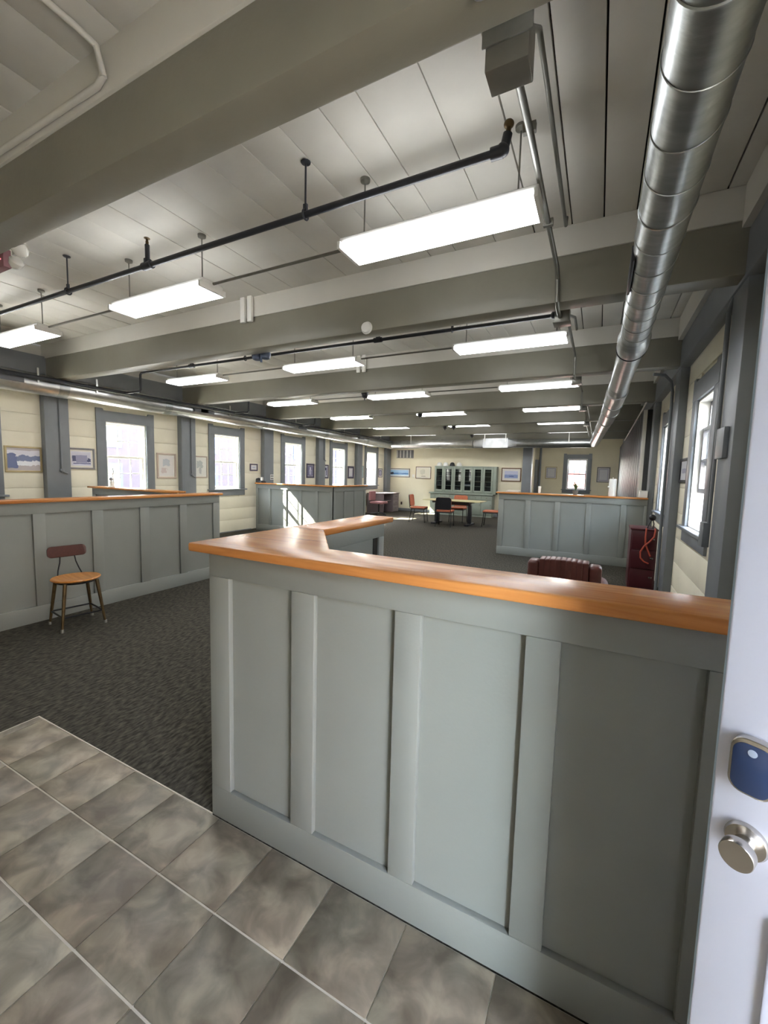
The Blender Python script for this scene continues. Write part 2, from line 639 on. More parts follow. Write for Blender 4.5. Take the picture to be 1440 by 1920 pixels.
wfs = struct(B('wall_alcove', PLAST, None, XP - 0.14, XP, YF + 0.14, YA, 0, ZC + 0.1, smooth=False))
WAX = -0.84
wa = struct(wall_boxes(MB(), 'y', YA, YA + 0.15, XP - 0.14, XR + 0.15, 0, ZC + 0.1, [(WAX - HW, WAX + HW, Z0, Z1)]).build('wall_back_alcove', PLAST, None, smooth=False))
wb = struct(B('wall_near', CREAM, None, XL - 0.15, XR + 0.15, YB - 0.15, YB, 0, ZC + 0.1, smooth=False))
# baseboards
struct(B('baseboard_far', TRIM, None, XL, XP, YF - 0.018, YF, 0, 0.11, bev=0.003))
struct(MB().box(XL, XL + 0.018, 4.1, 7.88, 0, 0.02).build('baseboard_left', TRIM, None))

# posts
for i, c in enumerate(POSTS):
    for side, w in ((-1, wl), (1, wr)):
        x0, x1 = (XL, XL + 0.13) if side < 0 else (XR - 0.085, XR)
        if side > 0 and c < 2:
            continue
        if i == 6:
            if side > 0:
                continue
        B('post', TRIM, w, x0, x1, c - 0.17, c + (0.17 if i < 6 else 0.21), 0, 2.95, bev=0.008)
B('post', TRIM, wfs, XP - 0.01, XP + 0.30, YF - 0.12, YF + 0.16, 0, 2.9, bev=0.008)

# ------------------------------------------------------------------ ceiling: planks per bay, beams with white fascia boards
ce = struct(B('ceiling', DARKW, None, XL - 0.15, XR + 0.15, YB - 0.1, YA + 0.15, ZC + 0.045, ZC + 0.12, smooth=False))
joints = [0.83, 0.60, 0.36, 0.112, -0.088, -0.292, -0.55, -0.842, -1.165, -1.38, -1.64, -1.92, -2.22, -2.565, -2.86, -3.2, -3.52, -3.86, -4.15, -4.5, -4.82, -5.15, -5.5, -5.8, -6.15, -6.5, -6.85, -7.2, -7.55, -7.86]
ys = [YB] + [v for b in BEAMS for v in (b[0], b[1])] + [YA]
bays = [(ys[i], ys[i + 1]) for i in range(0, len(ys), 2)]
for (a, b) in bays:
    for i in range(len(joints) - 1):
        r, l_ = joints[i], joints[i + 1]
        g = 0.0045 if r > -0.7 else 0.0022
        dz = random.uniform(-0.004, 0.004)
        MB().box(l_ + g, r - g, a, b, ZC + dz, ZC + 0.045, bev=0.002).build('plank', CEIL, ce)
for k, (a, b, zb) in enumerate(BEAMS):
    xe = XR if k < 6 else XR
    bm_ = MB().box(XL, xe, a, b, zb, 3.13, bev=0.012).build('beam', BEAM, ce)
    for (u, v) in ((a - 0.012, a + 0.02), (b - 0.02, b + 0.012)):
        MB().box(XL, XR, u, v, 3.125, ZC, bev=0.003).build('fascia_board', FASC, bm_)
# wall plates along both side walls, and the white boards above them
MB().box(XL, XL + 0.20, YB, YF, 2.87, 3.15, bev=0.01).build('wall_plate', TRIM, ce)
MB().box(XL, XL + 0.10, YB, YF, 3.15, ZC, bev=0.003).build('fascia_board', FASC, ce)
MB().box(XR - 0.10, XR, YB, YA, 2.78, 3.08, bev=0.01).build('wall_plate', TRIM, ce)
for k in range(len(bays) - 1):
    a, b = bays[k]
    # the white board above the right plate sags into a shallow arc in each bay
    n = 8
    mb = MB()
    for i in range(n):
        u0, u1 = a + (b - a) * i / n, a + (b - a) * (i + 1) / n
        mb.box(XR - 0.14, XR, u0, u1, 3.08, ZC)
    mb.build('fascia_board', FASC, ce)
MB().box(XL, XP, YF - 0.18, YF, 2.75, 3.1, bev=0.01).build('wall_plate', TRIM, ce)

# ------------------------------------------------------------------ windows
def window(n, wall, pos, c):
    """wall 'L','R' (facing +x / -x) or 'A' (far alcove, facing -y).  u = along the wall, d = depth into the room"""
    def tr(u, d, z):
        if wall == 'L':
            return (XL + d, c + u, z)
        if wall == 'R':
            return (XR - d, c - u, z)
        return (c + u, YA - d, z)
    root = bpy.data.objects.new('window_%d' % n, None)
    root.empty_display_size = 0.1
    COL.objects.link(root)
    root.location = tr(0, 0, Z0)
    struct(root)
    def bx(name, m, par, u0, u1, d0, d1, z0, z1, bev=0.003):
        p, q = tr(u0, d0, z0), tr(u1, d1, z1)
        return MB().box(p[0], q[0], p[1], q[1], p[2], q[2], bev).build(name, m, par)
    # casing: side boards, head with raised ears, sill, apron
    for s in (-1, 1):
        u0, u1 = (-0.53, -HW) if s < 0 else (HW, 0.53)
        bx('casing_board', TRIM, root, u0, u1, 0, 0.028, Z0, 2.30)
    p0 = [(-0.53, 2.30), (0.53, 2.30), (0.53, 2.52), (0.42, 2.52), (0.40, 2.485), (-0.40, 2.485), (-0.42, 2.52), (-0.53, 2.52)]
    mb = MB()
    b = bmesh.new()
    fr = [b.verts.new(tr(u, 0.03, z)) for u, z in p0]
    bk = [b.verts.new(tr(u, 0.0, z)) for u, z in p0]
    b.faces.new(fr); b.faces.new(bk[::-1])
    for i in range(8):
        b.faces.new((fr[i], bk[i], bk[(i + 1) % 8], fr[(i + 1) % 8]))
    mb.merge(b)
    mb.build('head_casing', TRIM, root)
    bx('sill', TRIM, root, -0.57, 0.57, -0.02, 0.07, Z0 - 0.03, Z0)
    bx('apron', TRIM, root, -0.53, 0.53, 0, 0.025, 0.885, Z0 - 0.03)
    # white jamb liner
    mb = MB()
    for (u0, u1, z0, z1) in ((-HW, -HW + 0.02, Z0, Z1), (HW - 0.02, HW, Z0, Z1), (-HW, HW, Z1 - 0.02, Z1), (-HW, HW, Z0, Z0 + 0.012)):
        p, q = tr(u0, -0.17, z0), tr(u1, 0.0, z1)
        mb.box(p[0], q[0], p[1], q[1], p[2], q[2])
    mb.build('jamb_liner', SASH, root)
    zm = 1.675
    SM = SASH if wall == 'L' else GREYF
    up = 0.33 if n == 7 else 0.0             # the first right-hand window stands open: its lower sash is raised
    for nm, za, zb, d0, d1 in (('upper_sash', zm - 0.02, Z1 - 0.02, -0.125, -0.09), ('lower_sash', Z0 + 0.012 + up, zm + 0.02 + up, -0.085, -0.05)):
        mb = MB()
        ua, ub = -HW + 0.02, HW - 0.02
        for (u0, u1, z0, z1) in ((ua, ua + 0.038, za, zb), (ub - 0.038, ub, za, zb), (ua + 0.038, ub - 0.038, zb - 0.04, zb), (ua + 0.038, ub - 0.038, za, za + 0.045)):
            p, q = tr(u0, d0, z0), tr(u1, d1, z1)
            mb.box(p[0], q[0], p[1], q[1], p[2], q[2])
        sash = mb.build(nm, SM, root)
        ia, ib, ja, jb = ua + 0.038, ub - 0.038, za + 0.045, zb - 0.04
        W3, H2 = (ib - ia) / 3, (jb - ja) / 2
        dm = (d0 + d1) / 2
        for k in (1, 2):
            p, q = tr(ia + W3 * k - 0.008, dm - 0.012, ja), tr(ia + W3 * k + 0.008, dm + 0.012, jb)
            MB().box(p[0], q[0], p[1], q[1], p[2], q[2]).build('muntin', SM, sash)
        p, q = tr(ia, dm - 0.011, ja + H2 - 0.008), tr(ib, dm + 0.011, ja + H2 + 0.008)
        MB().box(p[0], q[0], p[1], q[1], p[2], q[2]).build('muntin', SM, sash)
        for i in range(3):
            for j in range(2):
                p, q = tr(ia + W3 * i + 0.008, dm - 0.002, ja + H2 * j + 0.008), tr(ia + W3 * (i + 1) - 0.008, dm + 0.002, ja + H2 * (j + 1) - 0.008)
                MB().box(p[0], q[0], p[1], q[1], p[2], q[2]).build('pane', GLASS, sash)
    return root
k = 1
for c in WINL:
    window(k, 'L', None, c); k += 1
for c in WINR:
    window(k, 'R', None, c); k += 1
window(k, 'A', None, WAX)

# ------------------------------------------------------------------ door standing open in front of the counter's right end
door = bpy.data.objects.new('door_1', None)
COL.objects.link(door)
struct(door)
phi = math.radians(-62)
uN = Vector((math.sin(phi), math.cos(phi), 0))
nN = Vector((math.cos(phi), -math.sin(phi), 0))         # points away from the camera
DS = 0.80
edge = nN * DS + uN * 0.257 * DS
def dz(z):
    return 1.5 - (1.5 - z) * DS
door.location = (edge.x, edge.y, 0)
# local frame: +x runs from the free edge towards the hinge, -y faces the camera
door.rotation_euler = (0, 0, math.atan2(-uN.y, -uN.x))
DW = 0.85
B('door_leaf', DOORW, door, 0, DW, 0.0, 0.044, 0.012, 2.06, bev=0.003, local=True)
B('edge_seal', mat('pale_blue_seal', (176, 196, 214), 0.5), door, -0.0035, 0.0, 0.006, 0.04, 0.012, 2.06, local=True)
for (z0, z1) in ((0.16, 0.86), (1.16, 1.92)):
    fr = MB()
    x0, x1 = 0.084, DW - 0.084
    for (a, b, c, d, t) in ((x0, x1, z0, z1, 0.006), (x0 + 0.02, x1 - 0.02, z0 + 0.02, z1 - 0.02, 0.011)):
        w = 0.012
        fr.box(a, a + w, -t, 0.001, c, d, bev=0.002).box(b - w, b, -t, 0.001, c, d, bev=0.002)
        fr.box(a + w, b - w, -t, 0.001, c, c + w, bev=0.002).box(a + w, b - w, -t, 0.001, d - w, d, bev=0.002)
    pf = fr.build('panel_moulding', DOORW, door, local=True)
    B('raised_panel', DOORW, pf, x0 + 0.045, x1 - 0.045, -0.007, 0.001, z0 + 0.045, z1 - 0.045, bev=0.003, local=True)
RXm = Matrix.Rotation(PI / 2, 4, 'X')       # lathe axis -> -y
kn = MB().lathe((0.058 * DS, 0, dz(0.822)), [(a * DS, b * DS) for a, b in [(0.034, 0), (0.034, 0.004), (0.031, 0.010), (0.016, 0.012), (0.014, 0.030), (0.021, 0.036), (0.0265, 0.042), (0.0265, 0.060), (0.0255, 0.062), (0.001, 0.0622)]], 40, RXm)
kn.build('door_knob', STEEL, door, local=True)
def rrect(cx, cz, w, h, r, n=6):
    out = []
    for (sx, sz, a0) in ((1, 1, 0), (-1, 1, 90), (-1, -1, 180), (1, -1, 270)):
        for i in range(n + 1):
            a = math.radians(a0 + 90 * i / n)
            out.append((cx + sx * (w / 2 - r) + r * math.cos(a), cz + sz * (h / 2 - r) + r * math.sin(a)))
    return out
kp = MB().prism(rrect(0.058 * DS, dz(0.975), 0.068 * DS, 0.108 * DS, 0.024 * DS), 0, 0.0176, bev=0.0024, M=RXm).build('keypad_lock', STEEL, door, local=True)
MB().prism(rrect(0.058 * DS, dz(0.973), 0.058 * DS, 0.094 * DS, 0.019 * DS), 0.0172, 0.0196, bev=0.0008, M=RXm).build('keypad_face', mat('smoked_glass', (40, 52, 78), 0.12, var=0.05), kp, local=True)
MB().lathe((0.058 * DS, -0.0195, dz(1.006)), [(0.0056, 0), (0.0056, 0.0008), (0.001, 0.001)], 20, RXm).build('keypad_button', mat('keypad_grey', (150, 160, 175), 0.4), kp, local=True)
# frame of the doorway in the right wall
dj = struct(MB().box(XR + 0.0, XR + 0.17, DOORY[1] - 0.02, DOORY[1], 0, 2.14).box(XR, XR + 0.17, DOORY[0], DOORY[0] + 0.02, 0, 2.14).box(XR, XR + 0.17, DOORY[0], DOORY[1], 2.12, 2.14).build('trim_1', SASH, None))

# ------------------------------------------------------------------ panelled partitions
def face(root, fixed, plane, sgn, a0, a1, z0, z1, pan, zp0=0.15, zp1=1.06, t=0.025):
    """rails and stiles proud of recessed panels.  fixed: axis of the plane; sgn: outward direction"""
    def bx(name, u0, u1, w0, w1, d0, d1, bev=0.003):
        p, q = plane + sgn * d0, plane + sgn * d1
        if fixed == 'y':
            return MB().box(u0, u1, p, q, w0, w1, bev).build(name, SAGE, root)
        return MB().box(p, q, u0, u1, w0, w1, bev).build(name, SAGE, root)
    bx('rail', a0, a1, zp1, z1, -t, 0)
    bx('rail', a0, a1, z0, zp0, -t, 0)
    prev = a0
    for (u, v) in pan:
        bx('stile', prev, u, zp0, zp1, -t, 0)
        bx('panel', u, v, zp0, zp1, -t - 0.002, -t + 0.004, bev=0)
        prev = v
    if a1 - prev > 0.005:
        bx('stile', prev, a1, zp0, zp1, -t, 0)

# reception counter nearest the camera
rc = thing('reception_counter', (-0.4, 1.24, 0), 'long panelled grey-green counter with orange oak top in the foreground, beside the tiles', 'counter')
FY = 1.172
face(rc, 'y', FY, -1, -1.40, 0.80, 0.011, 1.172, [(-1.290, -0.972), (-0.869, -0.553), (-0.462, -0.152), (-0.061, 0.255), (0.35, 0.70)], 0.15, 1.066)
MB().box(-1.375, 0.80, FY + 0.0275, FY + 0.12, 0.0, 1.170).build('core', SAGE, rc, smooth=False)
MB().box(-1.40, -1.3765, FY + 0.0255, FY + 0.119, 0.011, 1.170, 0.002).build('end_board', SAGE, rc)
# wing that runs away from the camera
PX0, PX1, PY1 = -1.40, -1.27, 2.49
MB().box(PX0 + 0.0275, PX1 - 0.0225, FY + 0.12, PY1 - 0.0, 0, 1.170).build('core', SAGE, rc, smooth=False)
face(rc, 'x', PX0, -1, FY + 0.12, PY1, 0, 1.172, [(1.34, 1.62), (1.72, 2.0), (2.1, 2.39)], 0.15, 1.066)
face(rc, 'x', PX1, 1, FY + 0.12, PY1, 0, 1.172, [(1.36, 2.42)], 0.12, 1.08, t=0.02)
B('cable_slot', DARKW, rc, PX1 - 0.0155, PX1 - 0.012, 2.362, 2.42, 0.125, 1.078)
zt0, zt1 = 1.172, 1.207
MB().prism([(-1.445, 1.108), (0.80, 1.108), (0.80, 1.317), (-0.905, 1.317), (-1.235, 1.745), (-1.445, 1.745)], zt0, zt1, bev=0.008).build('countertop_board', OAKX, rc)
MB().prism([(-1.445, 1.7455), (-1.235, 1.7455), (-1.235, 2.555), (-1.445, 2.555)], zt0, zt1, bev=0.006).build('countertop_board', OAKY, rc)

# left partition, face towards +x, behind the stool
lp = thing('partition_counter', (-4.76, 2.2, 0), 'panelled grey-green partition on the left with the metal stool chair before it', 'counter')
face(lp, 'x', -4.69, 1, 0.2, 4.115, 0, 1.145, [(0.0 + 0.30, 0.66), (0.77, 1.20), (1.31, 1.95), (2.05, 2.465), (2.575, 2.98), (3.09, 3.495), (3.595, 4.01)][1:], 0.155, 1.04)
MB().box(-4.83, -4.7175, 0.2, 4.09, 0, 1.143).build('core', SAGE, lp, smooth=False)
MB().box(-4.83, -4.715, 4.09, 4.115, 0, 1.143, 0.002).build('end_board', SAGE, lp)
MB().box(-4.86, -4.655, 0.2, 4.15, 1.145, 1.175, bev=0.007).build('countertop_board', OAKY, lp)

# its rear return with wooden top, seen over it
rr = thing('return_counter', (-6.6, 4.1, 0), 'dark grey counter with thin wooden top behind the left partition, below the window', 'counter')
face(rr, 'y', 3.93, -1, -7.45, -5.45, 0, 1.145, [(-7.35, -6.9), (-6.8, -6.35), (-6.25, -5.8)], 0.15, 1.04)
MB().box(-7.45, -5.5, 3.9575, 4.06, 0, 1.143).build('core', SAGE, rr, smooth=False)
MB().box(-7.50, -5.36, 3.88, 4.10, 1.145, 1.172, bev=0.006).build('countertop_board', OAKX, rr)

# second counter on the left, sunlit
sc2 = thing('corner_counter', (-6.6, 8.4, 0), 'panelled grey-green L-shaped counter at the left wall with a patch of sunlight on it', 'counter')
face(sc2, 'y', 7.90, -1, -7.70, -5.35, 0, 1.165, [(-7.62, -7.29), (-7.22, -6.80), (-6.72, -6.33), (-6.26, -5.86), (-5.78, -5.43)], 0.15, 1.055)
MB().box(-7.70, -5.3775, 7.9275, 8.03, 0, 1.163).build('core', SAGE, sc2, smooth=False)
face(sc2, 'x', -5.35, 1, 7.90, 9.39, 0, 1.165, [(7.98, 8.36), (8.45, 8.82), (8.92, 9.31)], 0.15, 1.055)
MB().box(-5.48, -5.3775, 8.03, 9.37, 0, 1.163).build('core', SAGE, sc2, smooth=False)
MB().box(-5.48, -5.371, 9.37, 9.39, 0, 1.163).build('end_board', SAGE, sc2)
MB().prism([(-7.70, 7.86), (-5.31, 7.86), (-5.31, 9.42), (-5.51, 9.42), (-5.51, 8.06), (-7.70, 8.06)], 1.165, 1.195, bev=0.006).build('countertop_board', OAKX, sc2)

# far counter on the right
fc = thing('far_counter', (-0.45, 8.28, 0), 'panelled grey-green counter at the right wall behind the maroon armchair', 'counter')
face(fc, 'y', 8.21, -1, -1.71, 0.745, 0, 1.178, [(-1.61, -1.21), (-1.11, -0.69), (-0.60, -0.17), (-0.09, 0.36), (0.45, 0.70)], 0.15, 1.07)
MB().box(-1.69, 0.74, 8.2375, 8.34, 0, 1.176).build('core', SAGE, fc, smooth=False)
MB().box(-1.71, -1.691, 8.2355, 8.34, 0, 1.176).build('end_board', SAGE, fc)
MB().box(-1.76, 0.745, 8.17, 8.39, 1.178, 1.208, bev=0.006).build('countertop_board', OAKX, fc)

# ------------------------------------------------------------------ fluorescent fixtures
rows = [(2.40, 2.885), (4.68, 2.885), (7.02, 2.895), (9.38, 2.895), (11.72, 2.895), (14.0, 2.90)]
colx = [(-0.95, 'right'), (-3.37, 'middle'), (-5.82, 'left')]
ordn = ['nearest', 'second', 'third', 'fourth', 'fifth', 'sixth']
def fixture():
    r = thing('ceiling_light', (0, 0, 0), '', 'ceiling light', 'fluorescent strip lights hung in rows')
    L = 0.57
    # prismatic wraparound lens: trapezoid section, glowing
    sec = [(-0.116, 0.0), (0.116, 0.0), (0.122, 0.010), (0.104, 0.038), (-0.104, 0.038), (-0.122, 0.010)]
    b = bmesh.new()
    A = [b.verts.new((-L, y, z)) for y, z in sec]
    C = [b.verts.new((L, y, z)) for y, z in sec]
    b.faces.new(A[::-1]); b.faces.new(C)
    for i in range(6):
        b.faces.new((A[i], A[(i + 1) % 6], C[(i + 1) % 6], C[i]))
    mb = MB(); mb.merge(b)
    mb.build('lens', LENS, r, local=True, smooth=False)
    MB().box(-L - 0.02, L + 0.02, -0.100, 0.100, 0.038, 0.072, bev=0.006).build('housing', WHITEM, r, local=True)
    ec = MB()
    for s in (-1, 1):
        x0, x1 = (L, L + 0.022) if s > 0 else (-L - 0.022, -L)
        ec = MB().box(x0, x1, -0.124, 0.124, -0.002, 0.042, bev=0.003).build('end_cap', WHITEM, r, local=True)
    for s in (-1, 1):
        MB().tube([(0.47 * s, 0.0, 0.072), (0.47 * s, 0.0, 0.50)], 0.005, 8).build('hanger_rod', CONDU, r, local=True)
        MB().lathe((0.47 * s, 0, 0.492), [(0.006, 0), (0.03, 0.012), (0.032, 0.03)], 14).build('rod_canopy', CONDU, r, local=True)
    return r
fx = fixture()
first = True
for j, (yy, zz) in enumerate(rows):
    for (xx, cn) in colx:
        o = fx if first else copy_tree(fx)
        first = False
        o.location = (xx, yy, zz)
        o['label'] = 'white fluorescent strip light, %s one of the three in the %s row from the front' % (cn, ordn[j])
        for ch in o.children:
            if ch.name.startswith('hanger_rod'):
                ch.scale = (1, 1, (ZC - zz - 0.0) / 0.50)
                ch.location = (0, 0, 0)
                ch.scale = (1, 1, 1)
# rods: stretch so that every canopy meets the ceiling
o = copy_tree(fx)
o.location = (-0.95, 16.45, 2.90)
o['label'] = 'white fluorescent strip light in the far alcove, behind the crossing duct'
for o in [q for q in S.objects if q.name.startswith('ceiling_light')]:
    top = ZC - o.location.z
    for ch in o.children:
        if ch.name.startswith('rod_canopy'):
            ch.location.z = top - 0.522
        if ch.name.startswith('hanger_rod'):
            f = (top - 0.03 - 0.072) / (0.50 - 0.072)
            ch.scale = (1, 1, f)
            ch.location.z = 0.072 - 0.072 * f

# thin supply conduits that link the fixtures of a row
for j, (yy, zz) in enumerate(rows):
    t = thing('lighting_conduit', (-3.4, yy, zz + 0.09), 'thin grey conduit linking the strip lights of the %s row' % ordn[j], 'conduit', 'conduits between the strip lights')
    z = zz + 0.055
    for (a, b) in ((-2.775, -1.545), (-5.225, -3.965)):
        MB().tube([(a, yy, z), (b, yy, z)], 0.010, 10).build('tube', CONDU, t)

# ------------------------------------------------------------------ black sprinkler pipes
def sprinkler(nm, y, z, x0, x1, heads, hang, label, drop=None):
    t = thing(nm, ((x0 + x1) / 2, y, z), label, 'pipe')
    pts = [(x0, y, z), (x1, y, z)]
    if drop:
        pts = [(-7.25, y, drop), (x0 - 0.03, y, drop), (x0, y, drop + 0.03), (x0, y, z - 0.03), (x0 + 0.03, y, z), (x1, y, z)]
    MB().tube(pts, 0.0185, 14).build('pipe', BLACK, t)
    for hx in heads:
        h = MB().tube([(hx - 0.05, y, z), (hx + 0.05, y, z)], 0.029, 12).tube([(hx, y, z), (hx, y, z + 0.045)], 0.027, 12).tube([(hx, y, z + 0.04), (hx, y, z + 0.15)], 0.017, 10).build('tee_fitting', BLACK, t)
        MB().tube([(hx, y, z + 0.14), (hx, y, z + 0.175)], 0.011, 10).lathe((hx, y, z + 0.17), [(0.008, 0), (0.009, 0.02), (0.022, 0.025), (0.022, 0.028)], 12).build('sprinkler_head', BRASS, h)
    for hx in hang:
        h = MB().ring((hx, y, z), (1, 0, 0), 0.027, 0.006, 18, 6).box(hx - 0.012, hx + 0.012, y - 0.008, y + 0.008, z + 0.02, z + 0.06).build('pipe_hanger', BLACK, t)
        MB().tube([(hx, y, z + 0.05), (hx, y, ZC - 0.008)], 0.006, 8).lathe((hx, y, ZC - 0.02), [(0.006, 0), (0.028, 0.008), (0.03, 0.014)], 12).build('hanger_rod', BLACK, h)
    return t
sp = sprinkler('sprinkler_pipe', 2.12, 3.03, -7.3, -0.52, [-3.16, -6.4], [-1.665, -4.27, -6.0], 'black sprinkler pipe across the ceiling above the nearest row of lights')
e = MB().ball((-0.505, 2.12, 3.035), 0.031).tube([(-0.56, 2.12, 3.03), (-0.505, 2.12, 3.03)], 0.029, 12).tube([(-0.50, 2.12, 3.03), (-0.485, 2.12, 3.10)], 0.022, 12).build('elbow_fitting', BLACK, sp)
MB().tube([(-0.485, 2.12, 3.09), (-0.482, 2.12, 3.125)], 0.012, 10).ball((-0.482, 2.12, 3.14), 0.024, sz=0.8).build('sprinkler_head', BRASS, e)
sp2 = sprinkler('sprinkler_pipe', 4.42, 3.05, -6.85, -0.50, [-5.6, -2.4], [-4.5, -1.5], 'black sprinkler pipe behind the second beam that bends down above the left duct', drop=2.755)
MB().ball((-0.49, 4.42, 3.05), 0.033).tube([(-0.49, 4.42, 3.05), (-0.485, 4.42, 3.12)], 0.022, 12).build('elbow_fitting', BLACK, sp2)
sp3 = sprinkler('sprinkler_pipe', 6.82, 3.05, -6.85, -0.55, [-3.0, -5.6], [-1.8, -4.4], 'black sprinkler pipe behind the third beam', drop=2.755)
sprinkler('sprinkler_pipe', 9.2, 3.05, -6.85, -0.55, [-3.0], [-1.8, -4.4], 'black sprinkler pipe behind the fourth beam', drop=2.755)
mp_ = thing('sprinkler_main', (-7.285, 8, 2.72), 'long black sprinkler main running along the left wall above the round duct', 'pipe')
MB().tube([(-7.285, YB, 2.752), (-7.285, 14.75, 2.752)], 0.030, 14).build('pipe', BLACK, mp_)
for yy in (1.9, 3.9, 6.3, 8.8, 11.2, 13.6):
    MB().tube([(-7.285, yy - 0.05, 2.752), (-7.285, yy + 0.05, 2.752)], 0.036, 14).build('coupling', BLACK, mp_)

# ------------------------------------------------------------------ electrical conduits along the right
ec = thing('conduit_run', (-0.33, 4, 2.98), 'pair of grey metal conduits running away from the junction box under the beam', 'conduit')
jb_y, jb_z = 1.42, 2.80
MB().tube([(-0.355, 1.47, 2.86), (-0.355, 1.60, 2.93), (-0.362, 2.0, 2.985), (-0.366, 2.6, 3.0), (-0.365, 3.30, 3.0), (-0.365, 3.40, 2.95), (-0.362, 3.43, 2.80), (-0.362, 3.5, 2.775), (-0.362, 3.75, 2.775)], 0.0155, 12).build('tube', CONDU, ec)
MB().tube([(-0.285, 1.47, 2.90), (-0.295, 1.7, 3.10), (-0.300, 2.0, 3.14), (-0.300, 3.08, 3.14), (-0.300, 3.10, 3.20)], 0.011, 12).build('tube', CONDU, ec)
MB().tube([(-0.36, 3.72, 2.79), (-0.36, 4.4, 3.0), (-0.36, 5.75, 3.0), (-0.36, 5.79, 2.79), (-0.36, 6.1, 2.775), (-0.36, 6.4, 2.98), (-0.36, 8.1, 3.0), (-0.36, 8.18, 2.78), (-0.36, 8.5, 2.775), (-0.36, 8.8, 2.95), (-0.36, 10.5, 2.95), (-0.36, 10.55, 2.78), (-0.36, 10.9, 2.775), (-0.36, 14.5, 2.80)], 0.0135, 10).build('tube', CONDU, ec)
MB().tube([(-0.30, 3.72, 2.79), (-0.30, 4.4, 3.0), (-0.30, 4.75, 3.0)], 0.0125, 10).build('tube', CONDU, ec)
MB().tube([(-0.28, 8.8, 2.86), (-0.28, 14.5, 2.80)], 0.0125, 10).build('tube', CONDU, ec)
for yy in (2.0, 2.75):
    MB().box(-0.392, -0.338, yy - 0.012, yy + 0.012, 2.982, 3.02).build('strap', CONDU, ec)
jb = thing('junction_box', (-0.325, 1.425, 2.73), 'grey metal junction box on the nearest beam at the top of the picture', 'electrical box')
MB().box(-0.395, -0.265, 1.372, 1.470, 2.735, 2.875, bev=0.004).build('box', CONDU, jb)
MB().box(-0.405, -0.255, 1.365, 1.372, 2.80, 2.98, bev=0.002).build('back_plate', GALV, jb)
cable = MB()
for (dx, r) in ((-0.03, 0.013), (0.0, 0.012), (0.028, 0.013), (0.05, 0.010)):
    cable.tube([(-0.335 + dx, 1.40, 2.86), (-0.335 + dx * 1.2, 1.36, 2.93), (-0.34 + dx * 1.5, 1.24, 2.825), (-0.34 + dx * 1.4, 1.16, 2.86), (-0.34 + dx * 1.6, 1.14, 3.1)], r, 10)
cable.build('flexible_conduit', GALV, jb)
for (sx, sz) in ((-0.37, 2.86), (-0.29, 2.86), (-0.37, 2.83)):
    MB().ball((sx, 1.372, sz), 0.006, n=10).build('screw', STEEL, jb)
for k, (yy, zz) in enumerate(((3.72, 2.79), (6.1, 2.79), (8.5, 2.79), (10.9, 2.79))):
    j2 = MB().box(-0.40, -0.29, yy - 0.05, yy + 0.06, zz - 0.055, zz + 0.05, bev=0.004).build('junction_box', CONDU, ec)
    MB().box(-0.41, -0.28, yy - 0.06, yy + 0.07, zz - 0.062, zz - 0.055, bev=0.002).build('cover_plate', CONDU, j2)

# white conduit on the near ceiling, upper left
wc = thing('white_conduit', (-2.0, 0.6, 3.3), 'white painted conduit on the ceiling in the top left corner of the picture', 'conduit')
MB().tube([(-2.05, -0.6, ZC - 0.018), (-2.05, 0.95, ZC - 0.018), (-2.04, 1.08, ZC - 0.025), (-2.02, 1.15, ZC - 0.05), (-2.01, 1.17, ZC - 0.16)], 0.014, 12).build('tube', FASC, wc)
MB().tube([(-2.01, 1.17, ZC - 0.15), (-2.06, 1.172, ZC - 0.175), (-3.6, 1.172, ZC - 0.16)], 0.014, 12).build('tube', FASC, wc)

# white cable raceways on the beams
for k, (x, yy, lab) in enumerate(((-3.45, 3.43, 'second'), (-3.42, 5.79, 'third'))):
    t = thing('cable_raceway', (x, yy, 3.05), 'pair of white vertical raceway strips on the %s beam' % lab, 'raceway')
    for s in (-1, 1):
        MB().box(x + s * 0.05 - 0.03, x + s * 0.05 + 0.03, yy - 0.035, yy, 3.07, ZC - 0.002, bev=0.003).build('strip', WHITE, t)

# ------------------------------------------------------------------ smoke detector, spotlights, exit sign
sd = thing('smoke_detector', (-1.99, 3.45, 2.83), 'white round detector on the face of the second beam', 'detector')
MB().lathe((-1.99, 3.448, 2.83), [(0.05, 0), (0.05, 0.012), (0.044, 0.03), (0.03, 0.036), (0.001, 0.037)], 28, Matrix.Rotation(PI / 2, 4, 'X')).build('cover', WHITE, sd)
MB().lathe((-1.99, 3.449, 2.83), [(0.056, 0), (0.056, 0.006), (0.05, 0.007)], 28, Matrix.Rotation(PI / 2, 4, 'X')).build('base_ring', WHITE, sd)
spots = [(-3.50, 3.68, 2.80, 1.0, 'dark blue-grey', 'second', 'beside the left end of the middle light'),
         (-3.51, 6.06, 2.77, 0.85, 'black', 'third', 'left of the third-row middle light'),
         (-3.52, 8.46, 2.78, 0.85, 'black', 'fourth', 'at the left end of a light'),
         (-3.77, 10.83, 2.78, 0.9, 'black', 'fifth', 'left one of a pair'),
         (-3.53, 10.83, 2.78, 0.9, 'black', 'fifth', 'right one of a pair'),
         (-3.68, 13.17, 2.77, 0.85, 'black', 'sixth', 'left of the square duct box')]
SPB = mat('spot_blue_grey', (70, 84, 108), 0.5)
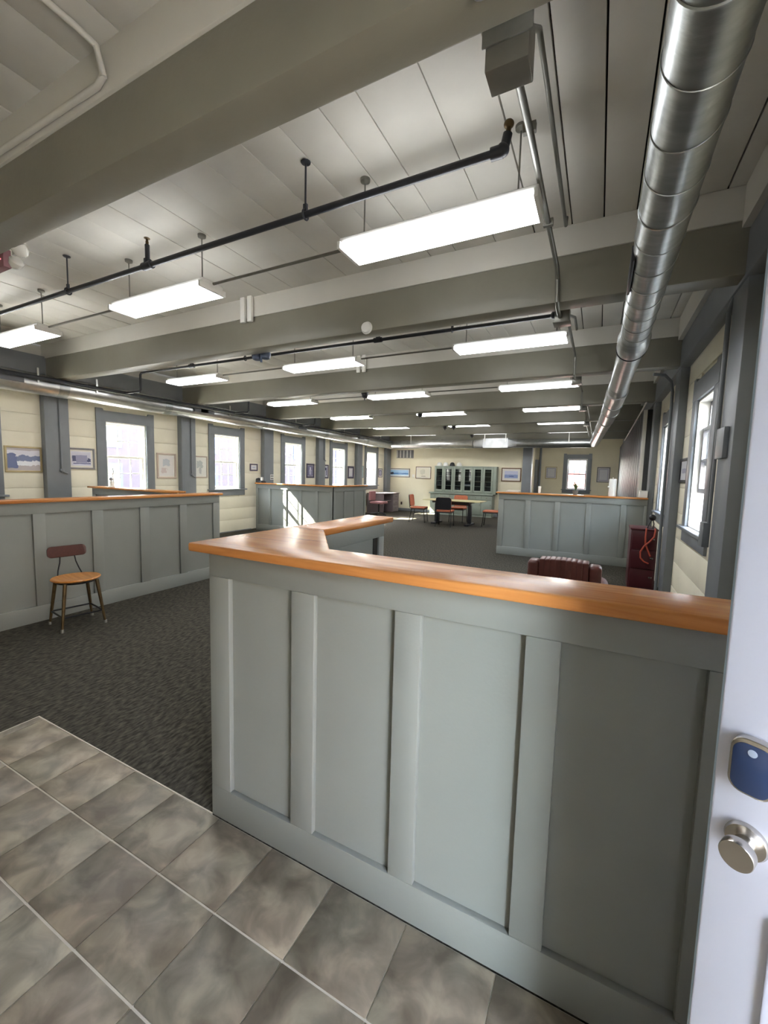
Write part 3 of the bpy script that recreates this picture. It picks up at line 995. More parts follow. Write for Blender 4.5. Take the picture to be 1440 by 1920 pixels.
for (x, yy, z, s, cn, bn, ex) in spots:
    t = thing('spotlight', (x, yy, z), '%s spotlight under the %s beam, %s' % (cn, bn, ex), 'spotlight')
    mm = SPB if s == 1.0 else BLK
    for d in ((-1, 1) if s == 1.0 else (0,)):
        MB().lathe((x + d * 0.062, yy, z - 0.05 * s), [(0.03, 0.0), (0.05 * s, 0.01), (0.062 * s, 0.05), (0.058 * s, 0.075), (0.02, 0.085)], 18).build('lamp_head', mm, t)
    MB().box(x - 0.06 * s, x + 0.06 * s, yy - 0.035, yy + 0.035, z + 0.02, z + 0.055, bev=0.004).tube([(x, yy, z - 0.075), (x, yy, z + 0.03)], 0.013, 10).build('bracket', mm, t)
ex = thing('exit_sign', (-3.45, 1.41, 2.80), 'red exit sign with clear emergency lamp under the nearest beam, at the left edge', 'exit sign')
MB().box(-3.86, -3.54, 1.385, 1.43, 2.785, 2.90, bev=0.006).build('sign_body', mat('sign_red', (150, 108, 114), 0.5), ex)
MB().ball((-3.575, 1.384, 2.835), 0.005, n=10).build('indicator_led', LEDR, ex)
lmp = MB()
CLR = mat('clear_plastic', (225, 224, 218), 0.12, var=0.03)
MB().lathe((-3.36, 1.41, 2.845), [(0.02, -0.03), (0.04, -0.01), (0.045, 0.03), (0.03, 0.04)], 16, Matrix.Rotation(0.6, 4, 'X')).build('lamp_head', CLR, ex)
MB().lathe((-3.44, 1.41, 2.79), [(0.02, -0.03), (0.035, -0.01), (0.04, 0.02), (0.03, 0.03)], 16, Matrix.Rotation(0.9, 4, 'Y')).build('lamp_head', CLR, ex)
MB().box(-3.46, -3.32, 1.40, 1.42, 2.84, 2.87, bev=0.003).build('bracket', CLR, ex)

# ------------------------------------------------------------------ round ducts
def duct(t, pts, r, m, n=32, rings=()):
    MB().tube(pts, r, n).build('duct_section', m, t)
dr = thing('round_duct', (0.19, 2, 2.7), 'big shiny spiral duct running away under the ceiling on the right', 'duct')
duct(dr, [(0.187, YB, 2.705), (0.187, 4.15, 2.705)], 0.106, GALV, 40)
for i in range(16):
    yy = 0.55 + i * 0.245
    MB().ring((0.187, yy, 2.705), (0.10 * (1 if i % 2 else -1), 1, 0.05), 0.1075, 0.0028 if i not in (3, 7) else 0.0045, 40, 6).build('seam_ring', GALV, dr)
MB().tube([(0.187, 4.10, 2.705), (0.187, 4.20, 2.70), (0.186, 4.40, 2.69), (0.184, 4.46, 2.69)], [0.106, 0.125, 0.125, 0.118], 40).build('reducer', GALV, dr)
MB().ring((0.184, 4.46, 2.69), (0, 1, 0), 0.121, 0.005, 40, 6).build('seam_ring', BLK, dr)
duct(dr, [(0.184, 4.46, 2.69), (0.15, 6.1, 2.68)], 0.108, GALV, 40)
MB().tube([(0.15, 6.05, 2.68), (0.148, 6.15, 2.68), (0.145, 6.35, 2.675), (0.143, 6.42, 2.675)], [0.108, 0.118, 0.118, 0.112], 36).build('reducer', GALV, dr)
duct(dr, [(0.143, 6.40, 2.675), (0.07, 8.8, 2.66), (-0.21, 14.80, 2.635)], 0.130, GALVL, 36)
for yy, xx in ((7.2, 0.12), (8.0, 0.097), (9.3, 0.046), (10.7, -0.02), (12.4, -0.10)):
    MB().ring((xx, yy, 2.655), (-0.05, 1, 0), 0.132, 0.006, 36, 6).build('seam_ring', GALV, dr)
MB().box(0.075, 0.092, 2.62, 3.08, 2.64, 2.72, bev=0.004).build('air_grille', BLK, dr)
for yy in (2.9, 5.3, 7.6):
    MB().box(0.17, 0.20, yy - 0.01, yy + 0.01, 2.80, ZC).build('hanger_strap', CONDU, dr)

dl = thing('round_duct', (-7.48, 8, 2.7), 'long galvanised duct along the left wall above the windows', 'duct')
segs = [(YB, 3.55, 0.150), (3.55, 5.3, 0.152), (5.3, 7.9, 0.150), (7.9, 10.5, 0.150), (10.5, 13.0, 0.150), (13.0, 15.1, 0.152)]
for (a, b, r) in segs:
    za, zb = 2.705 - 0.004 * a, 2.705 - 0.004 * b
    duct(dl, [(-7.50, a, za), (-7.50, b, zb)], r, GALVL, 32)
    MB().tube([(-7.50, b - 0.07, zb), (-7.50, b + 0.07, zb)], r + 0.005, 32).build('coupling_band', GALV, dl)
for yy in (2.86, 6.0, 6.15, 9.3, 12.5):
    MB().box(-7.338, -7.322, yy - 0.17, yy + 0.17, 2.655, 2.745, bev=0.004).build('air_grille', mat('grille_grey', (92, 94, 98), 0.5) if yy < 3 else bpy.data.materials['grille_grey'], dl)
for yy in (3.2, 4.0, 6.75, 9.0, 11.4, 13.9):
    MB().box(-7.335, -7.325, yy - 0.012, yy + 0.012, 2.68, 2.90).build('hanger_strap', GALVL, dl)

df = thing('round_duct', (-4, 14.95, 2.64), 'galvanised duct crossing above the far cream wall', 'duct')
duct(df, [(-7.34, 14.95, 2.645), (-4.1, 14.95, 2.645)], 0.155, GALVL, 32)
duct(df, [(-2.6, 14.95, 2.64), (-0.30, 14.95, 2.635)], 0.145, GALV, 32)
for xx in (-6.95, -6.75, -5.4):
    MB().tube([(xx - 0.05, 14.95, 2.645), (xx + 0.05, 14.95, 2.645)], 0.163, 32).build('coupling_band', GALVL, df)
for xx in (-6.5, -0.95):
    MB().box(xx - 0.012, xx + 0.012, 14.79, 14.80, 2.66, 3.1).build('hanger_strap', SASH, df)
bx_ = MB().box(-3.72, -2.86, 14.76, 15.16, 2.49, 2.82, bev=0.004).build('duct_box', GALVB, df, smooth=False)
def taper(x0, x1):
    b = bmesh.new()
    n = 24
    sq, ci = [], []
    for i in range(n):
        a = 2 * PI * (i + 0.5) / n
        c, s_ = math.cos(a), math.sin(a)
        k = max(abs(c), abs(s_))
        sq.append(b.verts.new((x0, 14.96 + 0.2 * c / k, 2.655 + 0.165 * s_ / k)))
        ci.append(b.verts.new((x1, 14.95 + 0.145 * c, 2.642 + 0.145 * s_)))
    for i in range(n):
        b.faces.new((sq[i], sq[(i + 1) % n], ci[(i + 1) % n], ci[i]))
    b.faces.new(sq); b.faces.new(ci)
    mb = MB(); mb.merge(b)
    mb.build('tapered_end', GALVB, bx_, smooth=False)
taper(-3.72, -4.08); taper(-2.86, -2.58)
for xx in (-3.66, -2.94):
    MB().box(xx - 0.015, xx + 0.015, 14.745, 14.757, 2.70, 3.0).build('hanger_strap', SASH, bx_)
MB().box(-3.0, -2.97, 14.75, 14.76, 2.50, 2.58).build('latch', SASH, bx_)

# ------------------------------------------------------------------ framed pictures
def uvplane(name, m, parent, corners):
    me = bpy.data.meshes.new(name)
    w = wloc(parent)
    me.from_pydata([Vector(c) - w for c in corners], [], [(0, 1, 2, 3)])
    uv = me.uv_layers.new()
    for i, c in enumerate(((0, 0), (1, 0), (1, 1), (0, 1))):
        uv.data[i].uv = c
    me.materials.append(m)
    o = bpy.data.objects.new(name, me)
    COL.objects.link(o)
    o.parent = parent
    return o
def picture(wall, a0, a1, z0, z1, fm, fw, mount, art, label, d=0.0):
    """wall L (x = XL): a = y;  F (y = YF): a = x;  A (y = YA); R (x = XR): a = y"""
    def tr(a, q, z):
        q += d
        return {'L': (XL + q, a, z), 'F': (a, YF - q, z), 'A': (a, YA - q, z), 'R': (XR - q, a, z)}[wall]
    t = thing('framed_picture', tr((a0 + a1) / 2, 0.0, z0), label, 'picture')
    def bx(mb, u0, u1, d0, d1, w0, w1, bev=0.003):
        p, q = tr(u0, d0, w0), tr(u1, d1, w1)
        mb.box(p[0], q[0], p[1], q[1], p[2], q[2], bev)
    mb = MB()
    bx(mb, a0, a1, 0, 0.022, z1 - fw, z1); bx(mb, a0, a1, 0, 0.022, z0, z0 + fw)
    bx(mb, a0, a0 + fw, 0, 0.022, z0 + fw, z1 - fw); bx(mb, a1 - fw, a1, 0, 0.022, z0 + fw, z1 - fw)
    mb.build('frame', fm, t)
    mb = MB()
    bx(mb, a0 + fw, a1 - fw, 0.002, 0.010, z0 + fw, z1 - fw, 0)
    mb.build('mount', MATW, t)
    u0, u1, w0, w1 = a0 + fw + mount, a1 - fw - mount, z0 + fw + mount, z1 - fw - mount
    if wall in 'R':
        u0, u1 = u1, u0
    uvplane('print', art, t, [tr(u0, 0.0115, w0), tr(u1, 0.0115, w0), tr(u1, 0.0115, w1), tr(u0, 0.0115, w1)])
    return t
A1 = picture_material('art_lake', [(0, 1, 0.62, 0.90, (214, 214, 224), .12), (-.1, 1.1, 0.36, 0.66, (110, 122, 158), .25), (-.1, .30, 0.10, 0.74, (92, 104, 148), .3), (.28, 1.1, 0.22, 0.42, (226, 230, 238), .3)], (178, 170, 172))
A2 = picture_material('art_building', [(.05, .95, .55, .92, (206, 206, 220), .05), (.24, .80, .22, .74, (150, 150, 178), .06), (.06, .24, .30, .70, (84, 88, 120), .08), (.80, .98, .24, .56, (84, 88, 120), .3), (.1, .98, .12, .2, (110, 112, 150), .1)], (220, 220, 232))
A3 = picture_material('art_pale_drawing', [(.25, .75, .50, .85, (192, 196, 200), .35), (.12, .5, .12, .40, (206, 192, 188), .35)], (224, 220, 216))
A4 = picture_material('art_pale_tree', [(.2, .75, .45, .85, (186, 190, 186), .5), (.4, .6, .1, .45, (190, 190, 186), .25)], (224, 222, 214))
A5 = picture_material('art_small_note', [(.2, .8, .35, .60, (180, 180, 196), .1)], (226, 226, 232))
A6 = picture_material('art_portrait', [(.28, .72, .1, .62, (186, 182, 200), .35), (.38, .62, .55, .85, (214, 208, 216), .15)], (122, 118, 146))
A6b = picture_material('art_oval_portrait', [(.22, .78, .15, .88, (84, 82, 112), .25), (.4, .62, .10, .6, (206, 206, 216), .2)], (188, 188, 204))
A7 = picture_material('art_certificate', [(.1, .9, .08, .92, (214, 212, 214), .02)], (180, 176, 190))
A8 = picture_material('art_pale_blue', [(.2, .8, .6, .9, (160, 184, 186), .3)], (176, 196, 196))
A9 = picture_material('art_panorama', [(-.1, 1.1, .44, 1.1, (160, 200, 232), .06), (-.1, 1.1, .24, .50, (74, 122, 180), .15), (-.1, .20, .22, .60, (66, 70, 84), .3), (-.1, 1.1, -.1, .2, (196, 224, 240), .05)], (120, 176, 220))
A10 = picture_material('art_map', [(.3, .62, .35, .85, (206, 202, 184), .4), (.35, .68, .08, .18, (180, 172, 158), .1)], (226, 220, 202))
A11 = picture_material('art_harbour', [(-.1, 1.1, .55, 1.1, (196, 198, 218), .08), (-.1, 1.1, .1, .48, (140, 156, 196), .2), (.35, .7, .22, .34, (104, 112, 156), .15)], (178, 186, 212))
picture('L', 2.955, 3.425, 1.38, 1.775, GOLDF, 0.028, 0.0, A1, 'framed lake view at the far left edge, left of the first post')
picture('L', 3.775, 4.20, 1.445, 1.80, GREYF, 0.028, 0.03, A2, 'framed print of a large block building, between a post and the first window', 0.0)
picture('L', 5.355, 5.775, 1.29, 1.80, TANF, 0.035, 0.02, A3, 'pale framed drawing in tan frame left of the second post')
picture('L', 6.18, 6.56, 1.305, 1.785, TANF, 0.025, 0.02, A4, 'pale framed drawing of a tree right of the second post')
picture('L', 7.85, 8.11, 1.485, 1.665, PURF, 0.030, 0.02, A5, 'small dark-framed note on the wall above the telephone')
picture('L', 10.14, 10.52, 1.315, 1.745, PURF, 0.05, 0.01, A6, 'dark-framed portrait left of the fourth post')
picture('L', 10.95, 11.29, 1.30, 1.74, PURF, 0.045, 0.01, A6b, 'dark-framed oval portrait right of the fourth post')
picture('L', 12.47, 12.86, 1.30, 1.73, PURF, 0.06, 0.005, A7, 'dark-framed pale certificate left of the fifth post')
picture('L', 13.29, 13.56, 1.32, 1.77, GREYF, 0.02, 0.0, A8, 'pale blue-green framed picture right of the fifth post')
picture('L', 14.74, 15.09, 1.345, 1.705, GREYF, 0.035, 0.03, A6, 'small grey-framed portrait between the last window and the corner')
picture('F', -7.82, -6.86, 1.375, 1.73, GREYF, 0.03, 0.03, A9, 'wide framed blue panorama on the far wall')
picture('F', -6.60, -5.945, 1.335, 1.815, BROWNF, 0.022, 0.03, A10, 'thin-framed pale map on the far wall left of the cabinet')
picture('F', -3.20, -2.50, 1.33, 1.825, BROWNF, 0.035, 0.08, A11, 'brown-framed harbour watercolour right of the glass cabinet')
picture('A', -2.06, -1.60, 1.46, 1.97, GOLDF, 0.03, 0.02, A7, 'faint framed sheet left of the far window')
picture('A', -0.10, 0.37, 1.37, 1.98, GREYF, 0.04, 0.02, A7, 'grey-framed sheet right of the far window')
picture('R', 5.36, 5.80, 1.485, 1.75, BLK, 0.03, 0.0, A5, 'small black-framed picture on the right wall beside the window')

# ------------------------------------------------------------------ vent, switch, outlets on the walls
v = thing('wall_vent', (-7.1, YF, 2.15), 'grey louvred vent high on the far wall beneath the duct', 'vent')
MB().box(-7.48, -6.72, YF - 0.012, YF, 2.15, 2.475, bev=0.003).build('back_plate', GREYF, v)
for i in range(5):
    for j in range(3):
        x = -7.46 + i * 0.149
        MB().box(x + j * 0.042, x + j * 0.042 + 0.03, YF - 0.03, YF - 0.011, 2.165, 2.46).build('louvre', SASH if j == 0 else GREYF, v)
sw = thing('light_switch', (-6.68, YF, 1.36), 'small cream switch plate between the panorama and the map', 'switch')
MB().box(-6.76, -6.64, YF - 0.008, YF, 1.37, 1.50, bev=0.003).build('plate', MATW, sw)
MB().box(-6.715, -6.685, YF - 0.014, YF - 0.007, 1.41, 1.46, bev=0.002).build('toggle', SASH, sw)
ou = thing('wall_outlet', (-7.2, YF, 0.25), 'small dark power outlet low on the far wall', 'outlet')
MB().box(-7.235, -7.165, YF - 0.008, YF, 0.25, 0.365, bev=0.003).build('plate', DARKBR, ou)
MB().box(-7.215, -7.185, YF - 0.011, YF - 0.007, 0.315, 0.345).box(-7.215, -7.185, YF - 0.011, YF - 0.007, 0.27, 0.30).build('socket', BLK, ou)
ou2 = thing('wall_outlet', (-7.72, 8.5, 1.25), 'white double power outlet on the left post above the sunlit counter', 'outlet')
MB().box(XL + 0.13, XL + 0.14, 8.45, 8.57, 1.26, 1.40, bev=0.003).build('plate', WHITE, ou2)
for (a, b) in ((8.465, 1.275), (8.52, 1.275), (8.465, 1.34), (8.52, 1.34)):
    MB().box(XL + 0.139, XL + 0.143, a, a + 0.03, b, b + 0.04).build('socket', BLK, ou2)
# box and conduits on the right-hand posts
pb = thing('post_conduit', (0.7, 3.73, 1.0), 'grey conduit with square box on the nearest right-hand post', 'conduit')
MB().tube([(0.755, 3.79, 2.78), (0.735, 3.80, 2.70), (0.735, 3.80, 1.86)], 0.016, 12).build('tube', TRIM, pb)
MB().box(0.715, 0.745, 3.52, 3.72, 1.66, 1.87, bev=0.004).build('box', TRIM, pb)
MB().tube([(0.735, 3.80, 1.86), (0.735, 3.80, 1.12)], 0.012, 12).build('tube', TRIM, pb)
MB().box(0.70, 0.745, 3.78, 3.90, 1.02, 1.20, bev=0.004).build('outlet_box', TRIM, pb)
pb2 = thing('post_conduit', (0.72, 6.2, 1.0), 'grey conduit curving down the far edge of the second right-hand post', 'conduit')
MB().tube([(0.50, 6.06, 2.775), (0.62, 6.10, 2.765), (0.70, 6.18, 2.70), (0.725, 6.21, 2.58), (0.725, 6.21, 0.05)], 0.018, 12).build('tube', TRIM, pb2)

# conduits down left posts
for k, (yy, zb) in enumerate(((3.63, 1.42), (6.05, 1.37), (10.86, 1.9))):
    t = thing('post_conduit', (XL + 0.13, yy, zb), 'grey conduit hanging down the %s post on the left wall' % ['first', 'second', 'fourth'][k], 'conduit')
    MB().tube([(XL + 0.145, yy, 2.56), (XL + 0.145, yy, zb + 0.03), (XL + 0.15, yy + 0.03, zb - 0.03), (XL + 0.15, yy + 0.08, zb - 0.05)], 0.013, 10).build('tube', TRIM, t)
    MB().ball((XL + 0.15, yy, zb), 0.03, n=12).build('outlet_knob', TRIM, t)

# ------------------------------------------------------------------ stool chair by the left partition
ch = thing('stool_chair', (-4.33, 2.115, 0), 'old steel stool chair with oak seat and dark red-brown backrest by the left partition', 'chair')
def lx(p):
    return p
seat = MB().lathe((0.0, 0.0, 0.432), [(0.10, 0.0), (0.165, 0.002), (0.182, 0.010), (0.186, 0.020), (0.180, 0.027), (0.12, 0.020), (0.001, 0.016)], 36, Matrix.Diagonal((1.0, 1.06, 1, 1)))
seat.build('seat', SEATW, ch, local=True)
MB().ring((0, 0, 0.425), (0, 0, 1), 0.150, 0.011, 28, 8).build('seat_ring', BLKM, ch, local=True)
feet = {}
for sx in (-1, 1):
    for sy in (-1, 1):
        top = Vector((0.125 * sx, 0.125 * sy, 0.432))
        bot = Vector((0.165 * sx, 0.172 * sy, 0.012))
        feet[(sx, sy)] = (top, bot)
        lg = MB().tube([top, top.lerp(bot, 0.5), bot], [0.017, 0.0145, 0.0105], 10).build('leg', BRASS, ch, local=True)
        MB().lathe((bot.x, bot.y, 0.0), [(0.011, 0), (0.014, 0.004), (0.013, 0.03), (0.010, 0.034)], 12).build('foot_glide', CONDU, lg, local=True)
q = [feet[(-1, -1)], feet[(1, -1)], feet[(1, 1)], feet[(-1, 1)]]
for i in range(4):
    a, b = q[i], q[(i + 1) % 4]
    MB().tube([a[0].lerp(a[1], 0.72), b[0].lerp(b[1], 0.72)], 0.008, 8).build('stretcher', BLKM, ch, local=True)
for s in (-1, 1):
    MB().tube([(-0.08, 0.10 * s, 0.43), (-0.15, 0.10 * s, 0.445), (-0.185, 0.085 * s, 0.50), (-0.20, 0.065 * s, 0.57), (-0.215, 0.055 * s, 0.66)], 0.0055, 8).build('back_wire', BLKM, ch, local=True)
b = bmesh.new()                                        # curved backrest with rounded corners
pts = rrect(0, 0, 0.315, 0.105, 0.036, 5)
fr, bk = [], []
for (yy, zz) in pts:
    cx = -0.215 - 0.02 + 0.9 * yy * yy + (zz * -0.12)
    fr.append(b.verts.new((cx + 0.007, yy, 0.675 + zz)))
    bk.append(b.verts.new((cx - 0.007, yy, 0.675 + zz)))
n = len(pts)
b.faces.new(fr); b.faces.new(bk[::-1])
for i in range(n):
    b.faces.new((fr[i], bk[i], bk[(i + 1) % n], fr[(i + 1) % n]))
bmesh.ops.triangulate(b, faces=[f for f in b.faces if len(f.verts) > 4])
mb = MB(); mb.merge(b)
mb.build('backrest', DARKBR, ch, local=True)
ch.rotation_euler = (0, 0, math.radians(-9))

# ------------------------------------------------------------------ maroon leather armchair behind the counter
ac = thing('armchair', (-0.20, 3.72, 0), 'maroon leather armchair with rolled wings, half hidden behind the near counter', 'armchair')
def puff(mb, x0, x1, y0, y1, z0, z1, r=0.05):
    b = bmesh.new()
    vs = [b.verts.new(c) for c in ((x0, y0, z0), (x1, y0, z0), (x1, y1, z0), (x0, y1, z0), (x0, y0, z1), (x1, y0, z1), (x1, y1, z1), (x0, y1, z1))]
    for f in ((0, 3, 2, 1), (4, 5, 6, 7), (0, 1, 5, 4), (1, 2, 6, 5), (2, 3, 7, 6), (3, 0, 4, 7)):
        b.faces.new([vs[i] for i in f])
    bmesh.ops.bevel(b, geom=b.edges[:], offset=r, segments=4, profile=0.5, affect='EDGES')
    mb.merge(b)
    return mb
nch = 9
bk_ = MB()
w = 0.34
for i in range(nch):
    x0 = -w / 2 + w * i / nch
    dzz = 0.012 * math.cos((i - 4) / 4 * 1.2)
    puff(bk_, x0 - 0.004, x0 + w / nch + 0.004, -0.33 - 0.004 * (i % 2), -0.19, 0.44, 0.872 + dzz, 0.0125 + 0.002 * (i % 2))
bk_.build('backrest', MAROON, ac, local=True)
for s in (-1, 1):
    x0, x1 = (0.17, 0.262) if s > 0 else (-0.262, -0.17)
    wv = MB()
    puff(wv, x0, x1, -0.32, -0.17, 0.40, 0.855, 0.03)
    wg = wv.build('wing', MAROON, ac, local=True)
    am = MB()
    am.tube([(s * 0.255, -0.28, 0.60), (s * 0.265, 0.0, 0.62), (s * 0.265, 0.28, 0.60)], [0.06, 0.065, 0.06], 14)
    puff(am, min(s * 0.21, s * 0.30), max(s * 0.21, s * 0.30), -0.28, 0.28, 0.18, 0.61, 0.02)
    am.build('arm', MAROON, ac, local=True)
    for sy in (-1, 1):
        MB().tube([(s * 0.22, sy * 0.24, 0.2), (s * 0.235, sy * 0.26, 0.0)], 0.022, 10, r1=0.016).build('leg', DARKBR, ac, local=True)
puff(MB(), -0.21, 0.21, -0.2, 0.30, 0.18, 0.46, 0.04).build('seat', MAROON, ac, local=True)

# ------------------------------------------------------------------ maroon cabinet with orange cord by the second right post
mc = thing('metal_cabinet', (0.58, 6.72, 0), 'maroon metal cabinet in the corner between far counter and right post', 'cabinet')
MB().box(0.43, 0.735, 6.50, 6.95, 0.03, 0.835, bev=0.006).build('body', MARC, mc)
MB().box(0.42, 0.74, 6.485, 6.96, 0.835, 0.855, bev=0.004).build('top', MARC, mc)
for k in range(3):
    d = MB().box(0.445, 0.72, 6.488, 6.50, 0.06 + k * 0.258, 0.305 + k * 0.258, bev=0.004).build('drawer', MARC, mc)
    MB().box(0.66, 0.70, 6.472, 6.489, 0.20 + k * 0.258, 0.22 + k * 0.258, bev=0.002).build('drawer_pull', STEEL, d)
MB().box(0.44, 0.725, 6.52, 6.93, 0, 0.03).build('plinth', BLK, mc)
oc = tag(MB().tube([(0.60, 6.50, 0.862), (0.598, 6.472, 0.84), (0.595, 6.466, 0.74), (0.60, 6.464, 0.66), (0.63, 6.46, 0.58), (0.665, 6.455, 0.50)], 0.010, 10)
     .tube([(0.70, 6.50, 0.862), (0.70, 6.47, 0.84), (0.69, 6.462, 0.76), (0.64, 6.454, 0.69), (0.585, 6.452, 0.63), (0.548, 6.452, 0.55), (0.555, 6.452, 0.47), (0.60, 6.452, 0.42), (0.65, 6.455, 0.40)], 0.010, 10).build('orange_cord', ORANGE, None), 'orange cord looping down the front of the maroon cabinet', 'cord')
bd = thing('desk_device', (0.665, 6.68, 0.855), 'small round black device on a bent wire stand on the maroon cabinet', 'device')
MB().ball((0.668, 6.58, 1.005), 0.042, 1, 0.8, 1.05, 18).build('head', BLK, bd)
MB().tube([(0.68, 6.60, 0.857), (0.69, 6.59, 0.92), (0.675, 6.585, 0.97)], 0.006, 8).tube([(0.62, 6.60, 0.86), (0.645, 6.59, 0.93), (0.66, 6.585, 0.97)], 0.006, 8).build('stand', BLK, bd)
MB().box(0.61, 0.69, 6.57, 6.65, 0.855, 0.863, bev=0.002).build('base', BLK, bd)

# ------------------------------------------------------------------ dark panelling at the far right
dp = struct(MB().box(0.665, XR - 0.003, 9.0, YA - 0.01, 0, 2.77).build('wall_enclosure', PANELD, None, smooth=False))
nb = 40
for i in range(nb):
    a = 9.0 + (YA - 9.02) * i / nb
    b_ = 9.0 + (YA - 9.02) * (i + 1) / nb
    MB().box(0.645 + (0.004 if i % 2 else 0), 0.666, a + 0.004, b_ - 0.004, 0, 2.76, bev=0.003).build('board', PANELD, dp)
MB().box(0.64, 0.70, 8.96, 9.0, 0, 2.77, bev=0.004).build('corner_board', SASH, dp)
MB().box(0.70, XR - 0.004, 8.97, 9.0, 0, 2.77, bev=0.004).build('end_board', PANELD, dp)
wp = thing('sloping_pipe', (0.5, 12, 2.6), 'thin pale pipe sloping down towards the far end on the right', 'pipe')
MB().tube([(0.60, 8.1, 2.76), (0.59, 8.6, 2.72), (0.57, 13.2, 2.62), (0.56, 13.6, 2.60)], 0.012, 10).build('tube', SASH, wp)

# alcove details: narrow dark door edge and pipe
ad = struct(B('door_2', TRIM, None, XP + 0.0, XP + 0.10, YA - 0.35, YA - 0.02, 0, 2.25, bev=0.004))
pp = thing('vertical_pipe', (-2.28, YA - 0.05, 0), 'grey pipe standing in the corner of the far alcove', 'pipe')
MB().tube([(-2.28, YA - 0.06, 0), (-2.28, YA - 0.06, 2.78)], 0.045, 14).build('tube', TRIM, pp)
MB().tube([(-2.28, YA - 0.06, 1.0), (-2.28, YA - 0.06, 1.06)], 0.052, 14).build('coupling', TRIM, pp)

# ------------------------------------------------------------------ things on the far counter
ct = 1.208
tr_ = thing('paper_tray', (-1.47, 8.28, ct), 'shallow tan tray of papers at the left end of the far counter', 'tray')
MB().box(-1.60, -1.34, 8.20, 8.36, ct, ct + 0.012, bev=0.002).build('tray', TANF, tr_)
for i in range(3):
    MB().box(-1.58 + 0.01 * i, -1.36 + 0.012 * i, 8.21, 8.35, ct + 0.012 + 0.008 * i, ct + 0.019 + 0.008 * i).build('sheet', TANF if i % 2 else MATW, tr_)
pl = thing('potted_plant', (-0.37, 8.29, ct), 'small potted plant on the far counter in front of the window', 'plant')
MB().lathe((-0.37, 8.29, ct), [(0.035, 0), (0.05, 0.07), (0.052, 0.075)], 16).build('pot', TERRA, pl)
for i in range(16):
    a = i * 2.4
    h = 0.10 + 0.10 * ((i * 7) % 5) / 5
    rr_ = 0.03 + 0.05 * ((i * 3) % 4) / 4
    p0 = Vector((-0.37, 8.29, ct + 0.07))
    p2 = p0 + Vector((rr_ * math.cos(a), rr_ * math.sin(a), h))
    p1 = p0.lerp(p2, 0.5) + Vector((0, 0, 0.02))
    MB().tube([p0, p1, p2], [0.003, 0.009, 0.001], 6).build('leaf', GREENP, pl)
wt = thing('paper_towel_roll', (0.215, 8.29, ct), 'tall white paper roll standing on the far counter', 'paper roll')
MB().lathe((0.215, 8.29, ct), [(0.058, 0), (0.06, 0.004), (0.06, 0.29), (0.055, 0.30), (0.02, 0.302)], 24).build('roll', WHITE, wt)
MB().tube([(0.215, 8.29, ct + 0.29), (0.215, 8.29, ct + 0.325)], 0.008, 10).build('holder_rod', STEEL, wt)
MB().ball((0.15, 8.25, ct + 0.16), 0.018, n=10).build('tear_arm', WHITE, wt)
wbx = thing('white_box', (0.68, 8.29, ct), 'low white box at the right end of the far counter', 'box')
MB().box(0.62, 0.735, 8.21, 8.36, ct, ct + 0.10, bev=0.004).build('box', WHITE, wbx)
MB().box(0.617, 0.738, 8.207, 8.363, ct + 0.10, ct + 0.115, bev=0.003).build('lid', WHITE, wbx)
wc_ = thing('white_cup', (-0.985, 8.30, ct), 'slim white cup near the left part of the far counter', 'cup')
MB().lathe((-0.985, 8.30, ct), [(0.02, 0), (0.026, 0.10), (0.026, 0.125), (0.02, 0.128)], 16).build('cup', WHITE, wc_)
MB().lathe((-0.985, 8.30, ct + 0.118), [(0.029, 0), (0.029, 0.008), (0.012, 0.012)], 16).build('lid', WHITE, wc_)
# telephone on the sunlit counter
te = thing('telephone', (-7.60, 7.97, 1.195), 'black desk telephone at the left end of the sunlit counter', 'telephone')
MB().prism([(-0.10, 0), (0.10, 0), (0.10, 0.03), (-0.10, 0.085)], -0.08, 0.08, 0.006, Matrix.Translation((-7.60, 7.97, 1.196)) @ Matrix.Rotation(PI / 2, 4, 'X')).build('base', BLK, te)
MB().tube([(-7.68, 7.90, 1.275), (-7.67, 7.96, 1.30), (-7.68, 8.04, 1.275)], [0.022, 0.016, 0.022], 10).build('handset', BLK, te)
MB().box(-7.60, -7.55, 7.95, 8.0, 1.245, 1.33, bev=0.004).build('note_card', WHITE, te)
# figurine with a white cable on the rear return counter
st = thing('figurine', (-7.02, 4.0, 1.172), 'small pale figurine with a thin white stem on the rear return counter', 'ornament')
MB().lathe((-7.02, 4.0, 1.172), [(0.05, 0), (0.05, 0.012), (0.02, 0.03), (0.03, 0.07), (0.018, 0.10), (0.001, 0.105)], 16).build('base', GLASS if False else MATW, st)
MB().ball((-7.03, 4.0, 1.30), 0.035, 1, 0.7, 0.8, 12).build('head', GREYF, st)
MB().tube([(-6.97, 4.0, 1.18), (-6.96, 4.0, 1.26), (-6.985, 4.0, 1.36), (-6.96, 4.0, 1.42), (-6.98, 4.0, 1.48)], 0.008, 8).build('stem', WHITE, st)

